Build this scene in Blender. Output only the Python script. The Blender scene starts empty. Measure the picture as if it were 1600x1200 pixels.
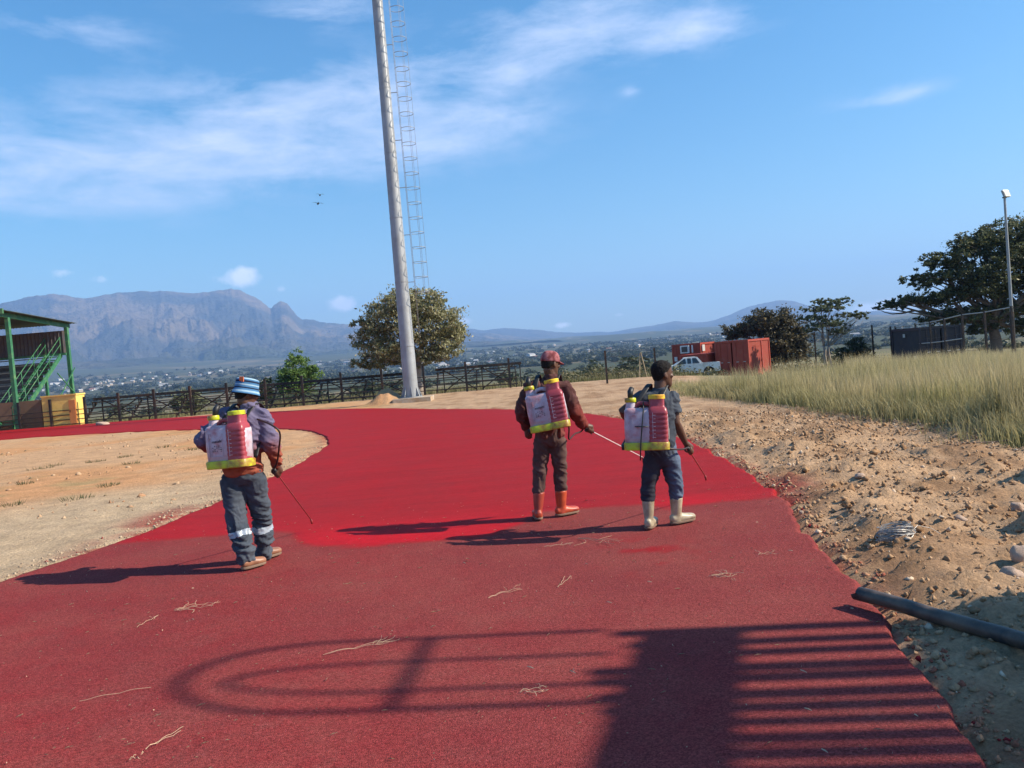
import bpy, math, random
import numpy as np
from mathutils import Vector, Matrix
random.seed(7); rng = np.random.default_rng(7)
S = bpy.context.scene; C = S.collection

# ---------------------------------------------------------------- camera
F, PITCH, ROLL, H = 1250.0, math.radians(-1.9), math.radians(4.7), 1.70
fw = np.array([0, math.cos(PITCH), math.sin(PITCH)]); r0 = np.array([1, 0, 0.]); u0 = np.cross(r0, fw)
RT = math.cos(ROLL)*r0 - math.sin(ROLL)*u0; UP = math.sin(ROLL)*r0 + math.cos(ROLL)*u0
cam_d = bpy.data.cameras.new('camera'); cam = bpy.data.objects.new('camera', cam_d); C.objects.link(cam)
cam_d.sensor_width = 36; cam_d.lens = F/1600*36; cam_d.clip_end = 60000; cam_d.clip_start = 0.05
m = Matrix.Identity(4)
for i in range(3):
    m[i][0], m[i][1], m[i][2] = RT[i], UP[i], -fw[i]
m[2][3] = H
cam.matrix_world = m; S.camera = cam

def ray(px, py):
    d = fw*F + RT*(px-800) + UP*(600-py); return d/np.linalg.norm(d)
def G(px, py, z=0.):
    d = ray(px, py); t = (z-H)/d[2]; return Vector((d[0]*t, d[1]*t, z))
def D(px, py, Y):
    d = ray(px, py); t = Y/d[1]; return Vector((d[0]*t, Y, H+d[2]*t))

# ---------------------------------------------------------------- light
SUN_EL, SUN_AZ = math.radians(36), math.radians(-6.5)          # azimuth measured from +X
sun_dir = Vector((math.cos(SUN_EL)*math.cos(SUN_AZ), math.cos(SUN_EL)*math.sin(SUN_AZ), math.sin(SUN_EL)))
sl = bpy.data.lights.new('sun', 'SUN'); sl.energy = 5.0; sl.angle = math.radians(0.53); sl.color = (1.0, 0.89, 0.72)
so = bpy.data.objects.new('sun', sl); C.objects.link(so)
so.rotation_euler = sun_dir.to_track_quat('Z', 'Y').to_euler(); so.location = (30, -4, 40)
S.view_settings.view_transform = 'Standard'; S.view_settings.look = 'None'
S.view_settings.gamma = 1; S.view_settings.exposure = 0.88; S.view_settings.use_curve_mapping = False
S.cycles.max_bounces = 6; S.cycles.diffuse_bounces = 3; S.cycles.glossy_bounces = 3
S.cycles.transmission_bounces = 4; S.cycles.transparent_max_bounces = 8; S.cycles.volume_bounces = 1
S.cycles.use_denoising = True
S.cycles.sample_clamp_indirect = 4

W = bpy.data.worlds.new('World'); S.world = W; W.use_nodes = True
wn, wl = W.node_tree.nodes, W.node_tree.links; wn.clear()
def wmath(op, a, b=None, c=None, clamp=False):
    n = wn.new('ShaderNodeMath'); n.operation = op; n.use_clamp = clamp
    for i, v in enumerate((a, b, c)):
        if v is None: continue
        if isinstance(v, (int, float)): n.inputs[i].default_value = v
        else: wl.new(v, n.inputs[i])
    return n.outputs[0]
sky = wn.new('ShaderNodeTexSky'); sky.sky_type = 'NISHITA'; sky.sun_disc = False
sky.sun_elevation = SUN_EL; sky.sun_rotation = math.pi/2 - SUN_AZ
sky.air_density = 1.25; sky.dust_density = 1.1; sky.ozone_density = 1.3; sky.altitude = 400
hsv = wn.new('ShaderNodeHueSaturation'); hsv.inputs['Saturation'].default_value = 1.33; hsv.inputs['Value'].default_value = 1.0
tint = wn.new('ShaderNodeMix'); tint.data_type = 'RGBA'; tint.blend_type = 'MULTIPLY'; tint.inputs['Factor'].default_value = 1; tint.inputs['B'].default_value = (.95, 1.11, 1.19, 1)
wl.new(sky.outputs[0], tint.inputs['A']); wl.new(tint.outputs['Result'], hsv.inputs['Color'])
tc = wn.new('ShaderNodeTexCoord'); sx = wn.new('ShaderNodeSeparateXYZ'); wl.new(tc.outputs['Generated'], sx.inputs[0])
X_, Y_, Z_ = sx.outputs
az = wmath('ARCTAN2', X_, Y_); el = wmath('ARCSINE', Z_)
# cloud deck coordinates: direction projected on a flat layer overhead
zz = wmath('ADD', wmath('MAXIMUM', Z_, 0.0), 0.12)
cu = wmath('DIVIDE', X_, zz); cv = wmath('DIVIDE', Y_, zz)
cvec = wn.new('ShaderNodeCombineXYZ'); wl.new(wmath('MULTIPLY', cu, 1.0), cvec.inputs[0]); wl.new(cv, cvec.inputs[1])
def wnoise(vec, scale, detail, rough, dist=0.0):
    n = wn.new('ShaderNodeTexNoise'); n.inputs['Scale'].default_value = scale; n.inputs['Detail'].default_value = detail
    n.inputs['Roughness'].default_value = rough; n.inputs['Distortion'].default_value = dist
    wl.new(vec, n.inputs['Vector']); return n.outputs['Fac']
n_big = wnoise(cvec.outputs[0], 2.6, 10, 0.62, 0.25)
n_fine = wnoise(tc.outputs['Generated'], 24, 9, 0.64)
str_ = wn.new('ShaderNodeVectorMath'); str_.operation = 'MULTIPLY'; str_.inputs[1].default_value = (1.0, 1.0, 3.4); wl.new(tc.outputs['Generated'], str_.inputs[0])
n_wisp = wnoise(str_.outputs[0], 7, 11, 0.66, 0.3)
def blobs(lst):
    tot = None
    for (px, py, rx, ry, w) in lst:
        d = ray(px, py); a0, e0 = math.atan2(d[0], d[1]), math.asin(d[2])
        u = wmath('MULTIPLY', wmath('SUBTRACT', az, a0), F/rx); v = wmath('MULTIPLY', wmath('SUBTRACT', el, e0), F/ry)
        v = wmath('ADD', v, wmath('MULTIPLY', u, 0.08*rx/ry*-0.2))
        q = wmath('ADD', wmath('MULTIPLY', u, u), wmath('MULTIPLY', v, v))
        g = wmath('MULTIPLY', wmath('EXPONENT', wmath('MULTIPLY', q, -1.0)), w)
        tot = g if tot is None else wmath('ADD', tot, g)
    return tot
thin = blobs([(235, 262, 280, 48, .95), (560, 215, 250, 50, 1.05), (470, 150, 230, 42, .8), (720, 195, 110, 26, .6), (80, 305, 150, 34, .55),
              (700, 95, 130, 30, .45), (900, 45, 170, 46, 1.0), (1085, 50, 90, 26, .85), (800, 118, 60, 20, .6), (500, 15, 110, 28, .65), (110, 45, 110, 30, .6),
              (20, 160, 130, 40, .35), (1395, 150, 78, 13, .8), (985, 142, 16, 8, .6)])
puff = blobs([(372, 432, 42, 17, .95), (535, 474, 25, 13, 1.25), (100, 427, 22, 9, .6), (155, 438, 26, 10, .6), (878, 508, 17, 6, 1.1), (967, 491, 13, 5, 1.0),
              (1375, 482, 60, 13, 1.0), (724, 502, 14, 8, 1.0), (440, 452, 10, 7, .5), (690, 500, 30, 9, .4)])
nn = wmath('ADD', wmath('MULTIPLY', n_wisp, .65), wmath('MULTIPLY', n_big, .35))
cover = wmath('ADD', wmath('MULTIPLY', wmath('MINIMUM', thin, 1.1), .50), wmath('MULTIPLY', wmath('SUBTRACT', nn, 0.5), 2.6))
m1 = wmath('MULTIPLY', wmath('SUBTRACT', cover, 0.06), 1.25, clamp=True)
m1 = wmath('MULTIPLY', m1, wmath('MULTIPLY', thin, 1.5, clamp=True), clamp=True)
m1 = wmath('MULTIPLY', m1, 0.88, clamp=True)
elsewhere = wmath('MULTIPLY', wmath('SUBTRACT', n_big, 0.66), 1.2, clamp=True)      # a few wisps round the rest of the sky
m1 = wmath('MAXIMUM', m1, elsewhere)
m2 = wmath('MULTIPLY', wmath('SUBTRACT', wmath('ADD', wmath('MINIMUM', puff, 1.0), wmath('MULTIPLY', wmath('SUBTRACT', n_fine, .5), 2.4)), 0.42), 1.7, clamp=True)
m2 = wmath('MULTIPLY', m2, wmath('MULTIPLY', wmath('SUBTRACT', puff, .08), 3.0, clamp=True), clamp=True)
mixA = wn.new('ShaderNodeMix'); mixA.data_type = 'RGBA'
wl.new(m1, mixA.inputs['Factor']); wl.new(hsv.outputs[0], mixA.inputs['A']); mixA.inputs['B'].default_value = (6.2, 6.9, 8.8, 1)
mixB = wn.new('ShaderNodeMix'); mixB.data_type = 'RGBA'
wl.new(wmath('MULTIPLY', m2, 0.85), mixB.inputs['Factor']); wl.new(mixA.outputs['Result'], mixB.inputs['A']); mixB.inputs['B'].default_value = (10.5, 10.7, 11.2, 1)
bg = wn.new('ShaderNodeBackground'); bg.inputs['Strength'].default_value = 0.08
wo = wn.new('ShaderNodeOutputWorld'); wl.new(mixB.outputs['Result'], bg.inputs['Color']); wl.new(bg.outputs[0], wo.inputs[0])

# ---------------------------------------------------------------- helpers
def _h(ix, iy, iz, seed):
    with np.errstate(over='ignore'):
        h = (ix.astype(np.int64)*374761393 + iy.astype(np.int64)*668265263 + iz.astype(np.int64)*2147483647 + seed*1274126177) & 0xffffffff
        h = ((h ^ (h >> 13))*1274126177) & 0xffffffff
        h = ((h ^ (h >> 16))*2246822519) & 0xffffffff
    return ((h ^ (h >> 15)) & 0xffffff)/float(0xffffff)
def vn(x, y, z=None, seed=0):
    x = np.asarray(x, float); y = np.asarray(y, float); z = np.zeros_like(x) if z is None else np.asarray(z, float)
    ix, iy, iz = np.floor(x), np.floor(y), np.floor(z); fx, fy, fz = x-ix, y-iy, z-iz
    fx = fx*fx*(3-2*fx); fy = fy*fy*(3-2*fy); fz = fz*fz*(3-2*fz)
    def L(a, b, t): return a+(b-a)*t
    c = [_h(ix+i, iy+j, iz+k, seed) for k in (0, 1) for j in (0, 1) for i in (0, 1)]
    return L(L(L(c[0], c[1], fx), L(c[2], c[3], fx), fy), L(L(c[4], c[5], fx), L(c[6], c[7], fx), fy), fz)
def fbm(x, y, z=None, o=4, seed=0, g=0.5):
    a, s, t = 1., 0., 0.
    x = np.asarray(x, float); y = np.asarray(y, float); z = np.zeros_like(x) if z is None else np.asarray(z, float)
    for k in range(o):
        s = s + a*vn(x, y, z, seed+k*17); t += a; a *= g; x = x*2.03+11.3; y = y*2.03+5.7; z = z*2.03+3.1
    return s/t
def sstep(a, b, x):
    t = np.clip((np.asarray(x, float)-a)/(b-a), 0, 1); return t*t*(3-2*t)

def tag(o, label=None, cat=None, group=None, kind=None):
    if label: o['label'] = label
    if cat: o['category'] = cat
    if group: o['group'] = group
    if kind: o['kind'] = kind
    return o
def empty(name, loc, label=None, cat=None, group=None):
    o = bpy.data.objects.new(name, None); o.location = loc; o.empty_display_size = 0.2; C.objects.link(o)
    return tag(o, label, cat, group)
def np_mesh(name, v, quads=None, tris=None, smooth=False, mat=None, col=None, attrs=None):
    me = bpy.data.meshes.new(name); v = np.asarray(v, np.float32)
    me.vertices.add(len(v)); me.vertices.foreach_set('co', v.ravel())
    idx, starts, tot, p = [], [], [], 0
    for arr, k in ((quads, 4), (tris, 3)):
        if arr is None or len(arr) == 0: continue
        arr = np.asarray(arr, np.int32); idx.append(arr.ravel()); starts.append(p+np.arange(len(arr))*k); tot.append(np.full(len(arr), k)); p += arr.size
    idx = np.concatenate(idx); starts = np.concatenate(starts).astype(np.int32)
    me.loops.add(len(idx)); me.loops.foreach_set('vertex_index', idx)
    me.polygons.add(len(starts)); me.polygons.foreach_set('loop_start', starts)
    me.update(calc_edges=True)
    if smooth: me.polygons.foreach_set('use_smooth', np.ones(len(starts), bool))
    if col is not None: set_col(me, col)
    for k, a in (attrs or {}).items():
        at = me.attributes.new(k, 'FLOAT', 'POINT'); at.data.foreach_set('value', np.asarray(a, np.float32))
    if mat: me.materials.append(mat)
    me.validate(); return me
def set_col(me, col):
    c = np.ones((len(me.vertices), 4), np.float32); c[:, :3] = col
    at = me.color_attributes.new('Col', 'FLOAT_COLOR', 'POINT'); at.data.foreach_set('color', c.ravel())
def link(name, me, parent=None):
    o = bpy.data.objects.new(name, me); C.objects.link(o)
    if parent: o.parent = parent
    return o

def V(*a): return Vector(a if len(a) > 1 else a[0])
class MB:
    """collects shapes and links them as one mesh; coordinates are the parent's local ones"""
    def __init__(s): s.v = []; s.f = []
    def add(s, vs, fs):
        b = len(s.v); s.v += [tuple(p) for p in vs]; s.f += [tuple(i+b for i in f) for f in fs]; return s
    def box(s, c, d, rot=None):
        c = Vector(c); vs = []
        for z in (-.5, .5):
            for y in (-.5, .5):
                for x in (-.5, .5):
                    p = Vector((x*d[0], y*d[1], z*d[2])); vs.append(c+((rot @ p) if rot else p))
        return s.add(vs, [(0, 2, 3, 1), (4, 5, 7, 6), (0, 1, 5, 4), (2, 6, 7, 3), (0, 4, 6, 2), (1, 3, 7, 5)])
    def bar(s, a, b, w, h, up=(0, 0, 1)):
        a, b = Vector(a), Vector(b); t = (b-a).normalized(); up = Vector(up)
        if abs(t.dot(up)) > .98: up = Vector((0, 1, 0))
        sx = t.cross(up).normalized(); uy = sx.cross(t)
        vs = [q + sx*i*w/2 + uy*j*h/2 for q in (a, b) for (i, j) in ((-1, -1), (1, -1), (1, 1), (-1, 1))]
        return s.add(vs, [(0, 1, 2, 3), (7, 6, 5, 4), (0, 4, 5, 1), (1, 5, 6, 2), (2, 6, 7, 3), (3, 7, 4, 0)])
    def loft(s, secs, n=16, p=2.0):
        """secs: (centre, axisA, axisB) rings joined in order, closed by fans"""
        b = len(s.v)
        for c, A, B in secs:
            c, A, B = Vector(c), Vector(A), Vector(B)
            for k in range(n):
                t = 2*math.pi*k/n; cs, sn = math.cos(t), math.sin(t)
                cs = math.copysign(abs(cs)**(2/p), cs); sn = math.copysign(abs(sn)**(2/p), sn)
                s.v.append(tuple(c+A*cs+B*sn))
        m_ = len(secs)
        for i in range(m_-1):
            for k in range(n):
                k2 = (k+1) % n; s.f.append((b+i*n+k, b+i*n+k2, b+(i+1)*n+k2, b+(i+1)*n+k))
        s.v.append(tuple(secs[0][0])); s.v.append(tuple(secs[-1][0])); e0, e1 = len(s.v)-2, len(s.v)-1
        for k in range(n):
            k2 = (k+1) % n; s.f.append((e0, b+k2, b+k)); s.f.append((e1, b+(m_-1)*n+k, b+(m_-1)*n+k2))
        return s
    def tube(s, pts, r, n=10, cap=True):
        pts = [Vector(p) for p in pts]; rr = r if isinstance(r, (list, tuple)) else [r]*len(pts); secs = []; ref = None
        for i, p in enumerate(pts):
            t = (pts[min(i+1, len(pts)-1)]-pts[max(i-1, 0)]).normalized()
            if ref is None:
                ref = Vector((0, 0, 1)) if abs(t.z) < .9 else Vector((0, 1, 0))
                A = t.cross(ref).normalized()
            else:
                A = (A - t*A.dot(t)).normalized()
            secs.append((p, A*rr[i], t.cross(A)*rr[i]))
        return s.loft(secs, n)
    def limb(s, pts, rr, n=14):
        """tube with rounded ends"""
        pts = [Vector(p) for p in pts]; a = (pts[0]-pts[1]).normalized(); b = (pts[-1]-pts[-2]).normalized()
        P = [pts[0]+a*rr[0]*.8, pts[0]+a*rr[0]*.5]+pts+[pts[-1]+b*rr[-1]*.5, pts[-1]+b*rr[-1]*.8]
        R = [rr[0]*.35, rr[0]*.82]+list(rr)+[rr[-1]*.82, rr[-1]*.35]
        return s.tube(P, R, n)
    def ball(s, c, r, n=12, m_=8, rot=None):
        r = (r, r, r) if isinstance(r, (int, float)) else r; secs = []; c = Vector(c)
        for i in range(m_+1):
            t = math.pi*(i+.25)/(m_+.5); z = -math.cos(t)*r[2]; k = math.sin(t)
            q = [Vector((0, 0, z)), Vector((r[0]*k, 0, 0)), Vector((0, r[1]*k, 0))]
            if rot: q = [rot @ e for e in q]
            secs.append((c+q[0], q[1], q[2]))
        return s.loft(secs, n)
    def cyl(s, a, b, r, n=16): return s.tube([a, b], r, n)
    def mesh(s, name, mat=None, smooth=False):
        me = bpy.data.meshes.new(name); me.from_pydata(s.v, [], s.f); me.update()
        if smooth: me.polygons.foreach_set('use_smooth', np.ones(len(me.polygons), bool))
        if mat: me.materials.append(mat)
        return me
    def obj(s, name, mat, parent=None, smooth=False, sharp=None):
        me = s.mesh(name, mat, smooth)
        if smooth and sharp: me.set_sharp_from_angle(angle=math.radians(sharp))
        return link(name, me, parent)

# ---------------------------------------------------------------- materials
def mat(name, color=None, rough=.8, var=.15, scale=6., bump=0., bscale=60., metal=0., spec=.4, dirt=None, dirt_amt=.0, dscale=3., attr=None, trans=0., emit=None):
    M_ = bpy.data.materials.new(name); M_.use_nodes = True; nt = M_.node_tree; N, L = nt.nodes, nt.links
    B = N['Principled BSDF']; B.inputs['Roughness'].default_value = rough; B.inputs['Metallic'].default_value = metal
    B.inputs['Specular IOR Level'].default_value = spec
    t = N.new('ShaderNodeTexCoord')
    if color is None:
        a = N.new('ShaderNodeAttribute'); a.attribute_name = attr or 'Col'; src = a.outputs['Color']
    else:
        a = N.new('ShaderNodeRGB'); a.outputs[0].default_value = (*color, 1); src = a.outputs[0]
    def noise(sc, det=5, rg=.6):
        n = N.new('ShaderNodeTexNoise'); n.inputs['Scale'].default_value = sc; n.inputs['Detail'].default_value = det; n.inputs['Roughness'].default_value = rg
        L.new(t.outputs['Object'], n.inputs['Vector']); return n.outputs['Fac']
    if dirt:
        r = N.new('ShaderNodeMapRange'); r.inputs['From Min'].default_value = .62-dirt_amt*.45; r.inputs['From Max'].default_value = .78-dirt_amt*.3
        L.new(noise(dscale, 7, .65), r.inputs['Value'])
        mx = N.new('ShaderNodeMix'); mx.data_type = 'RGBA'; L.new(r.outputs[0], mx.inputs['Factor']); L.new(src, mx.inputs['A']); mx.inputs['B'].default_value = (*dirt, 1); src = mx.outputs['Result']
    if var:
        r = N.new('ShaderNodeMapRange'); r.inputs['From Min'].default_value = .25; r.inputs['From Max'].default_value = .75
        r.inputs['To Min'].default_value = 1-var; r.inputs['To Max'].default_value = 1+var; L.new(noise(scale, 8, .68), r.inputs['Value'])
        mx = N.new('ShaderNodeMix'); mx.data_type = 'RGBA'; mx.blend_type = 'MULTIPLY'; mx.inputs['Factor'].default_value = 1
        L.new(src, mx.inputs['A']); L.new(r.outputs[0], mx.inputs['B']); src = mx.outputs['Result']
    L.new(src, B.inputs['Base Color'])
    if bump:
        b = N.new('ShaderNodeBump'); b.inputs['Strength'].default_value = bump; b.inputs['Distance'].default_value = 1.2/bscale
        L.new(noise(bscale, 6, .6), b.inputs['Height']); L.new(b.outputs[0], B.inputs['Normal'])
    if trans:
        out = N['Material Output']; T = N.new('ShaderNodeBsdfTranslucent'); mxs = N.new('ShaderNodeMixShader'); mxs.inputs[0].default_value = trans
        L.new(src, T.inputs['Color']); L.new(B.outputs[0], mxs.inputs[1]); L.new(T.outputs[0], mxs.inputs[2]); L.new(mxs.outputs[0], out.inputs['Surface'])
    return M_
# ================================================================ the track outline (metres)
PAIRS = [((-5, -15), (1.2, -15)), ((-5, -4), (1.3, -4)), ((-5, 0), (1.4, 0)), ((-4.98, 3), (1.72, 3.05)), ((-4.97, 5), (2.12, 4.93)), ((-4.9, 7.41), (2.45, 7.0)), ((-4.53, 8.81), (2.74, 8.5)),
         ((-4.28, 11.25), (2.94, 11.1)), ((-4.2, 14.4), (3.0, 13.75)), ((-4.28, 16.7), (2.86, 16.66)), ((-4.5, 18.9), (2.46, 19.75)),
         ((-4.92, 20.71), (1.65, 22.6)), ((-5.6, 22.67), (-.1, 26.1)), ((-6.61, 24.63), (-2.7, 29.6)), ((-8.88, 27.3), (-6.0, 34.3)), ((-11.87, 29.6), (-9.3, 37.6)),
         ((-15.5, 31.8), (-13, 40.0)), ((-18.8, 33.1), (-18, 41.9)), ((-21.85, 33.9), (-23.5, 43.0)), ((-30, 34.5), (-31, 43.4)), ((-45, 34.8), (-45, 43.4)), ((-60, 34.8), (-60, 43.4))]
def catmull(P, per):
    P = np.array(P, float); out = []
    for i in range(len(P)-1):
        p0, p1, p2, p3 = P[max(i-1, 0)], P[i], P[i+1], P[min(i+2, len(P)-1)]
        n = per[i]; t = (np.arange(n)/n)[:, None]
        out.append(.5*((2*p1)+(-p0+p2)*t+(2*p0-5*p1+4*p2-p3)*t**2+(-p0+3*p1-3*p2+p3)*t**3))
    out.append(P[-1:]); return np.concatenate(out)
per = []
for i in range(len(PAIRS)-1):
    dd = max(math.dist(PAIRS[i][k], PAIRS[i+1][k]) for k in (0, 1)); y = PAIRS[i][0][1]
    per.append(int(max(4, dd/(.055 if 2 < y < 12 else .12 if 0 <= y < 20 else .4))))
INN = catmull([p[0] for p in PAIRS], per); OUT = catmull([p[1] for p in PAIRS], per)
INN[:, 0] += (fbm(INN[:, 0]*2, INN[:, 1]*2, o=6, seed=3, g=.7)-.5)*.2; OUT[:, 0] += (fbm(OUT[:, 0]*1.6, OUT[:, 1]*1.6, o=7, seed=4, g=.72)-.5)*.32
POLY = np.concatenate([INN, OUT[::-1]])
def coarse(P, k): return np.concatenate([P[::k], P[-1:]])
POLYC = np.concatenate([coarse(INN, 3), coarse(OUT, 3)[::-1]])
def track_sd(x, y):
    """distance to the track's edge, negative on the track"""
    x = np.asarray(x, float).ravel(); y = np.asarray(y, float).ravel(); d = np.full(x.shape, 1e9); ins = np.zeros(x.shape, bool)
    A = POLYC; Bp = np.roll(POLYC, -1, 0)
    for (ax, ay), (bx, by) in zip(A, Bp):
        ex, ey = bx-ax, by-ay; L2 = ex*ex+ey*ey+1e-12
        t = np.clip(((x-ax)*ex+(y-ay)*ey)/L2, 0, 1); d = np.minimum(d, (x-ax-t*ex)**2+(y-ay-t*ey)**2)
        if ay != by: ins ^= ((ay > y) != (by > y)) & (x < (bx-ax)*(y-ay)/(by-ay)+ax)
    return np.where(ins, -1, 1)*np.sqrt(d)

MOUNDS = [(5.75, 7.95, .5, .5, .62), (4.3, 6.1, .42, .36, .52), (3.9, 9.2, .5, .35, .10), (3.35, 7.4, .35, .25, .09), (4.0, 11.2, .6, .35, .13), (3.7, 13.2, .7, .4, .12), (3.0, 6.7, .3, .3, .07),
          (4.9, 12.4, .8, .5, .12), (5.6, 10.0, .9, .5, .10), (-5.9, 37.8, .8, .7, .75), (7.6, 12.2, 1.1, .7, .22), (3.75, 5.35, .4, .3, .10), (2.75, 4.2, .5, .4, .12), (3.2, 3.2, .5, .6, .18)]
RAD = np.array([0, 45, 120, 300, 700, 1200, 2000, 3000, 4200, 6000, 20000.]); RZ = np.array([0, 0, -2.5, -8, -12, -9, 3, 24, 60, 100, 120.])
for a_, b_, h_ in [(1186, 690, .10), (1212, 712, .12), (1243, 742, .12), (1302, 788, .13), (1334, 808, .10), (1352, 835, .10), (1268, 700, .11), (1122, 668, .12), (1085, 650, .12), (1232, 650, .12), (1160, 655, .12), (1400, 700, .1), (1460, 830, .12), (1500, 860, .12), (1450, 760, .09), (1530, 735, .12), (1370, 790, .1), (1420, 905, .1), (1500, 925, .09)]:
    q_ = G(a_, b_); MOUNDS.append((q_.x+.10, q_.y, .20, .13, h_*.75))
def height(x, y, sd):
    x = np.asarray(x, float); y = np.asarray(y, float); R = np.hypot(x, y); a = np.arctan2(x, np.maximum(y, 1))
    z = np.interp(R, RAD, RZ); z = np.where(z > 0, z*(1.25-1.1*np.clip(a, -.7, .5)), z)
    z = z + (fbm(x/260, y/260, o=4, seed=21)-.5)*np.interp(R, [60, 300, 2000, 6000], [0, 3, 16, 50])
    z = z - .72*sstep(7, 19, x)*sstep(20, 42, y)*(1-sstep(90, 200, R))
    near = 1-sstep(55, 80, R); off = sstep(0.02, .35, sd)
    right = sstep(-1, 2, x-np.interp(y, [20, 30, 45], [0, -4, -6]))
    rough = (fbm(x*1.1, y*1.1, o=3, seed=31)-.5)*.15 + (fbm(x*4.2, y*4.2, o=5, seed=32, g=.62)-.5)*.10
    clod = np.maximum(fbm(x*11, y*11, o=3, seed=33, g=.65)-.52, 0)*.22
    calm = 1-.75*sstep(15, 24, y)
    smooth_ = (fbm(x*.5, y*.5, o=4, seed=34)-.5)*.10+(fbm(x*5, y*5, o=3, seed=36)-.5)*.03
    z = z + near*off*(right*(rough+clod)*calm + (1-right)*smooth_)
    z = z + near*right*.07*np.exp(-((sd-.75)/.5)**2)*sstep(4, 6, y)*calm*2*fbm(x*1.7, y*1.7, o=2, seed=41)
    for (mx, my, rx, ry, hh) in MOUNDS:
        q = ((x-mx)/rx)**2+((y-my)/ry)**2
        z = z + hh*np.exp(-q*1.4)*(.75+.5*fbm(x*5, y*5, o=3, seed=43))*off
    return np.where(sd < 0.03, -.03, np.where(R < 70, np.maximum(z, -1.2), z))
def hz(x, y):
    x = np.atleast_1d(np.asarray(x, float)); y = np.atleast_1d(np.asarray(y, float))
    sd = np.where(np.hypot(x, y) < 75, track_sd(x, y), 99.); return height(x, y, sd)
def gz(x, y): return float(hz(x, y)[0])

def grow(a, step, ratio, lim):
    out = []; p = a
    while p < lim: step *= ratio; p += step; out.append(p)
    return np.array(out)
xs = np.concatenate([-grow(6, .07, 1.05, 14000)[::-1], np.arange(-6, 7.5, .065), grow(7.5, .065, 1.05, 14000)])
ys = np.concatenate([-grow(0, .5, 1.25, 9000)[::-1], np.arange(0, 2.4, .2), np.arange(2.4, 14, .06), grow(14, .06, 1.04, 14000)])
GX, GY = np.meshgrid(xs, ys); gx, gy = GX.ravel(), GY.ravel(); Rg = np.hypot(gx, gy)
sdg = np.full(gx.shape, 99.); nm = Rg < 75; sdg[nm] = track_sd(gx[nm], gy[nm])
gzz = height(gx, gy, sdg)
# base colours of soil, field and valley
def mixc(a, b, t): return a*(1-t[:, None])+b*t[:, None]
one = np.ones((len(gx), 1))
soil_r = one*np.array([.44, .285, .17]); pale = one*np.array([.48, .345, .215]); orange = one*np.array([.52, .27, .125])
field = one*np.array([.17, .155, .075]); valley = one*np.array([.06, .068, .035]); tan = one*np.array([.26, .2, .12])
nA = fbm(gx*.35, gy*.35, o=4, seed=51); nB = fbm(gx*1.6, gy*1.6, o=4, seed=52)
c = mixc(soil_r, one*np.array([.28, .16, .085]), sstep(.45, .7, nB)*.8)
left = sstep(0, 1.5, -(gx-np.interp(gy, [20, 30], [-1, -5])))
infield = mixc(pale, orange, np.clip(sstep(10.5, 17, gy+4*(nA-.5)-.25*(gx+5))*(.55+.6*sstep(.4, .6, nA)), 0, 1))
infield = mixc(infield, one*np.array([.27, .24, .11]), sstep(.55, .75, nB)*sstep(.45, .6, nA)*.55)
c = mixc(c, infield, left*(gy < 44))
beyond = sstep(46, 49, gy+.02*gx)
c = mixc(c, mixc(field, tan, sstep(.45, .65, fbm(gx*.06, gy*.06, o=4, seed=53))), beyond)
c = mixc(c, mixc(one*np.array([.2, .19, .075]), tan, nB), sstep(.2, 1.2, gx-np.interp(gy, [2, 10.3, 12.3, 14.6, 17.3, 20.8, 25.3, 31.7, 40, 60], [8.5, 7.2, 7.6, 7.5, 7.4, 7.1, 6.5, 6.8, 9, 10]))*(1-beyond))
c = mixc(c, mixc(valley, tan*.75, sstep(.55, .75, fbm(gx/90, gy/90, o=5, seed=54))), sstep(200, 600, Rg))
red = np.exp(-np.maximum(sdg, 0)/.13)*sstep(.42, .62, fbm(gx*7, gy*7, o=3, seed=55))*(.55+.45*(gy > 8))*(gy < 34)
red = red + .8*np.exp(-(((gx-2.95)/.25)**2+((gy-8.9)/.5)**2))*sstep(.35, .5, nB) + .7*np.exp(-(((gx+4.7)/.32)**2+((gy-10.2)/1.5)**2))*sstep(.3, .55, nB)
c = mixc(c, one*np.array([.27, .025, .025]), np.clip(red, 0, .9))
nx, ny = len(xs), len(ys); ii = np.arange(nx*ny).reshape(ny, nx)
quads = np.stack([ii[:-1, :-1], ii[:-1, 1:], ii[1:, 1:], ii[1:, :-1]], -1).reshape(-1, 4)

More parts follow.
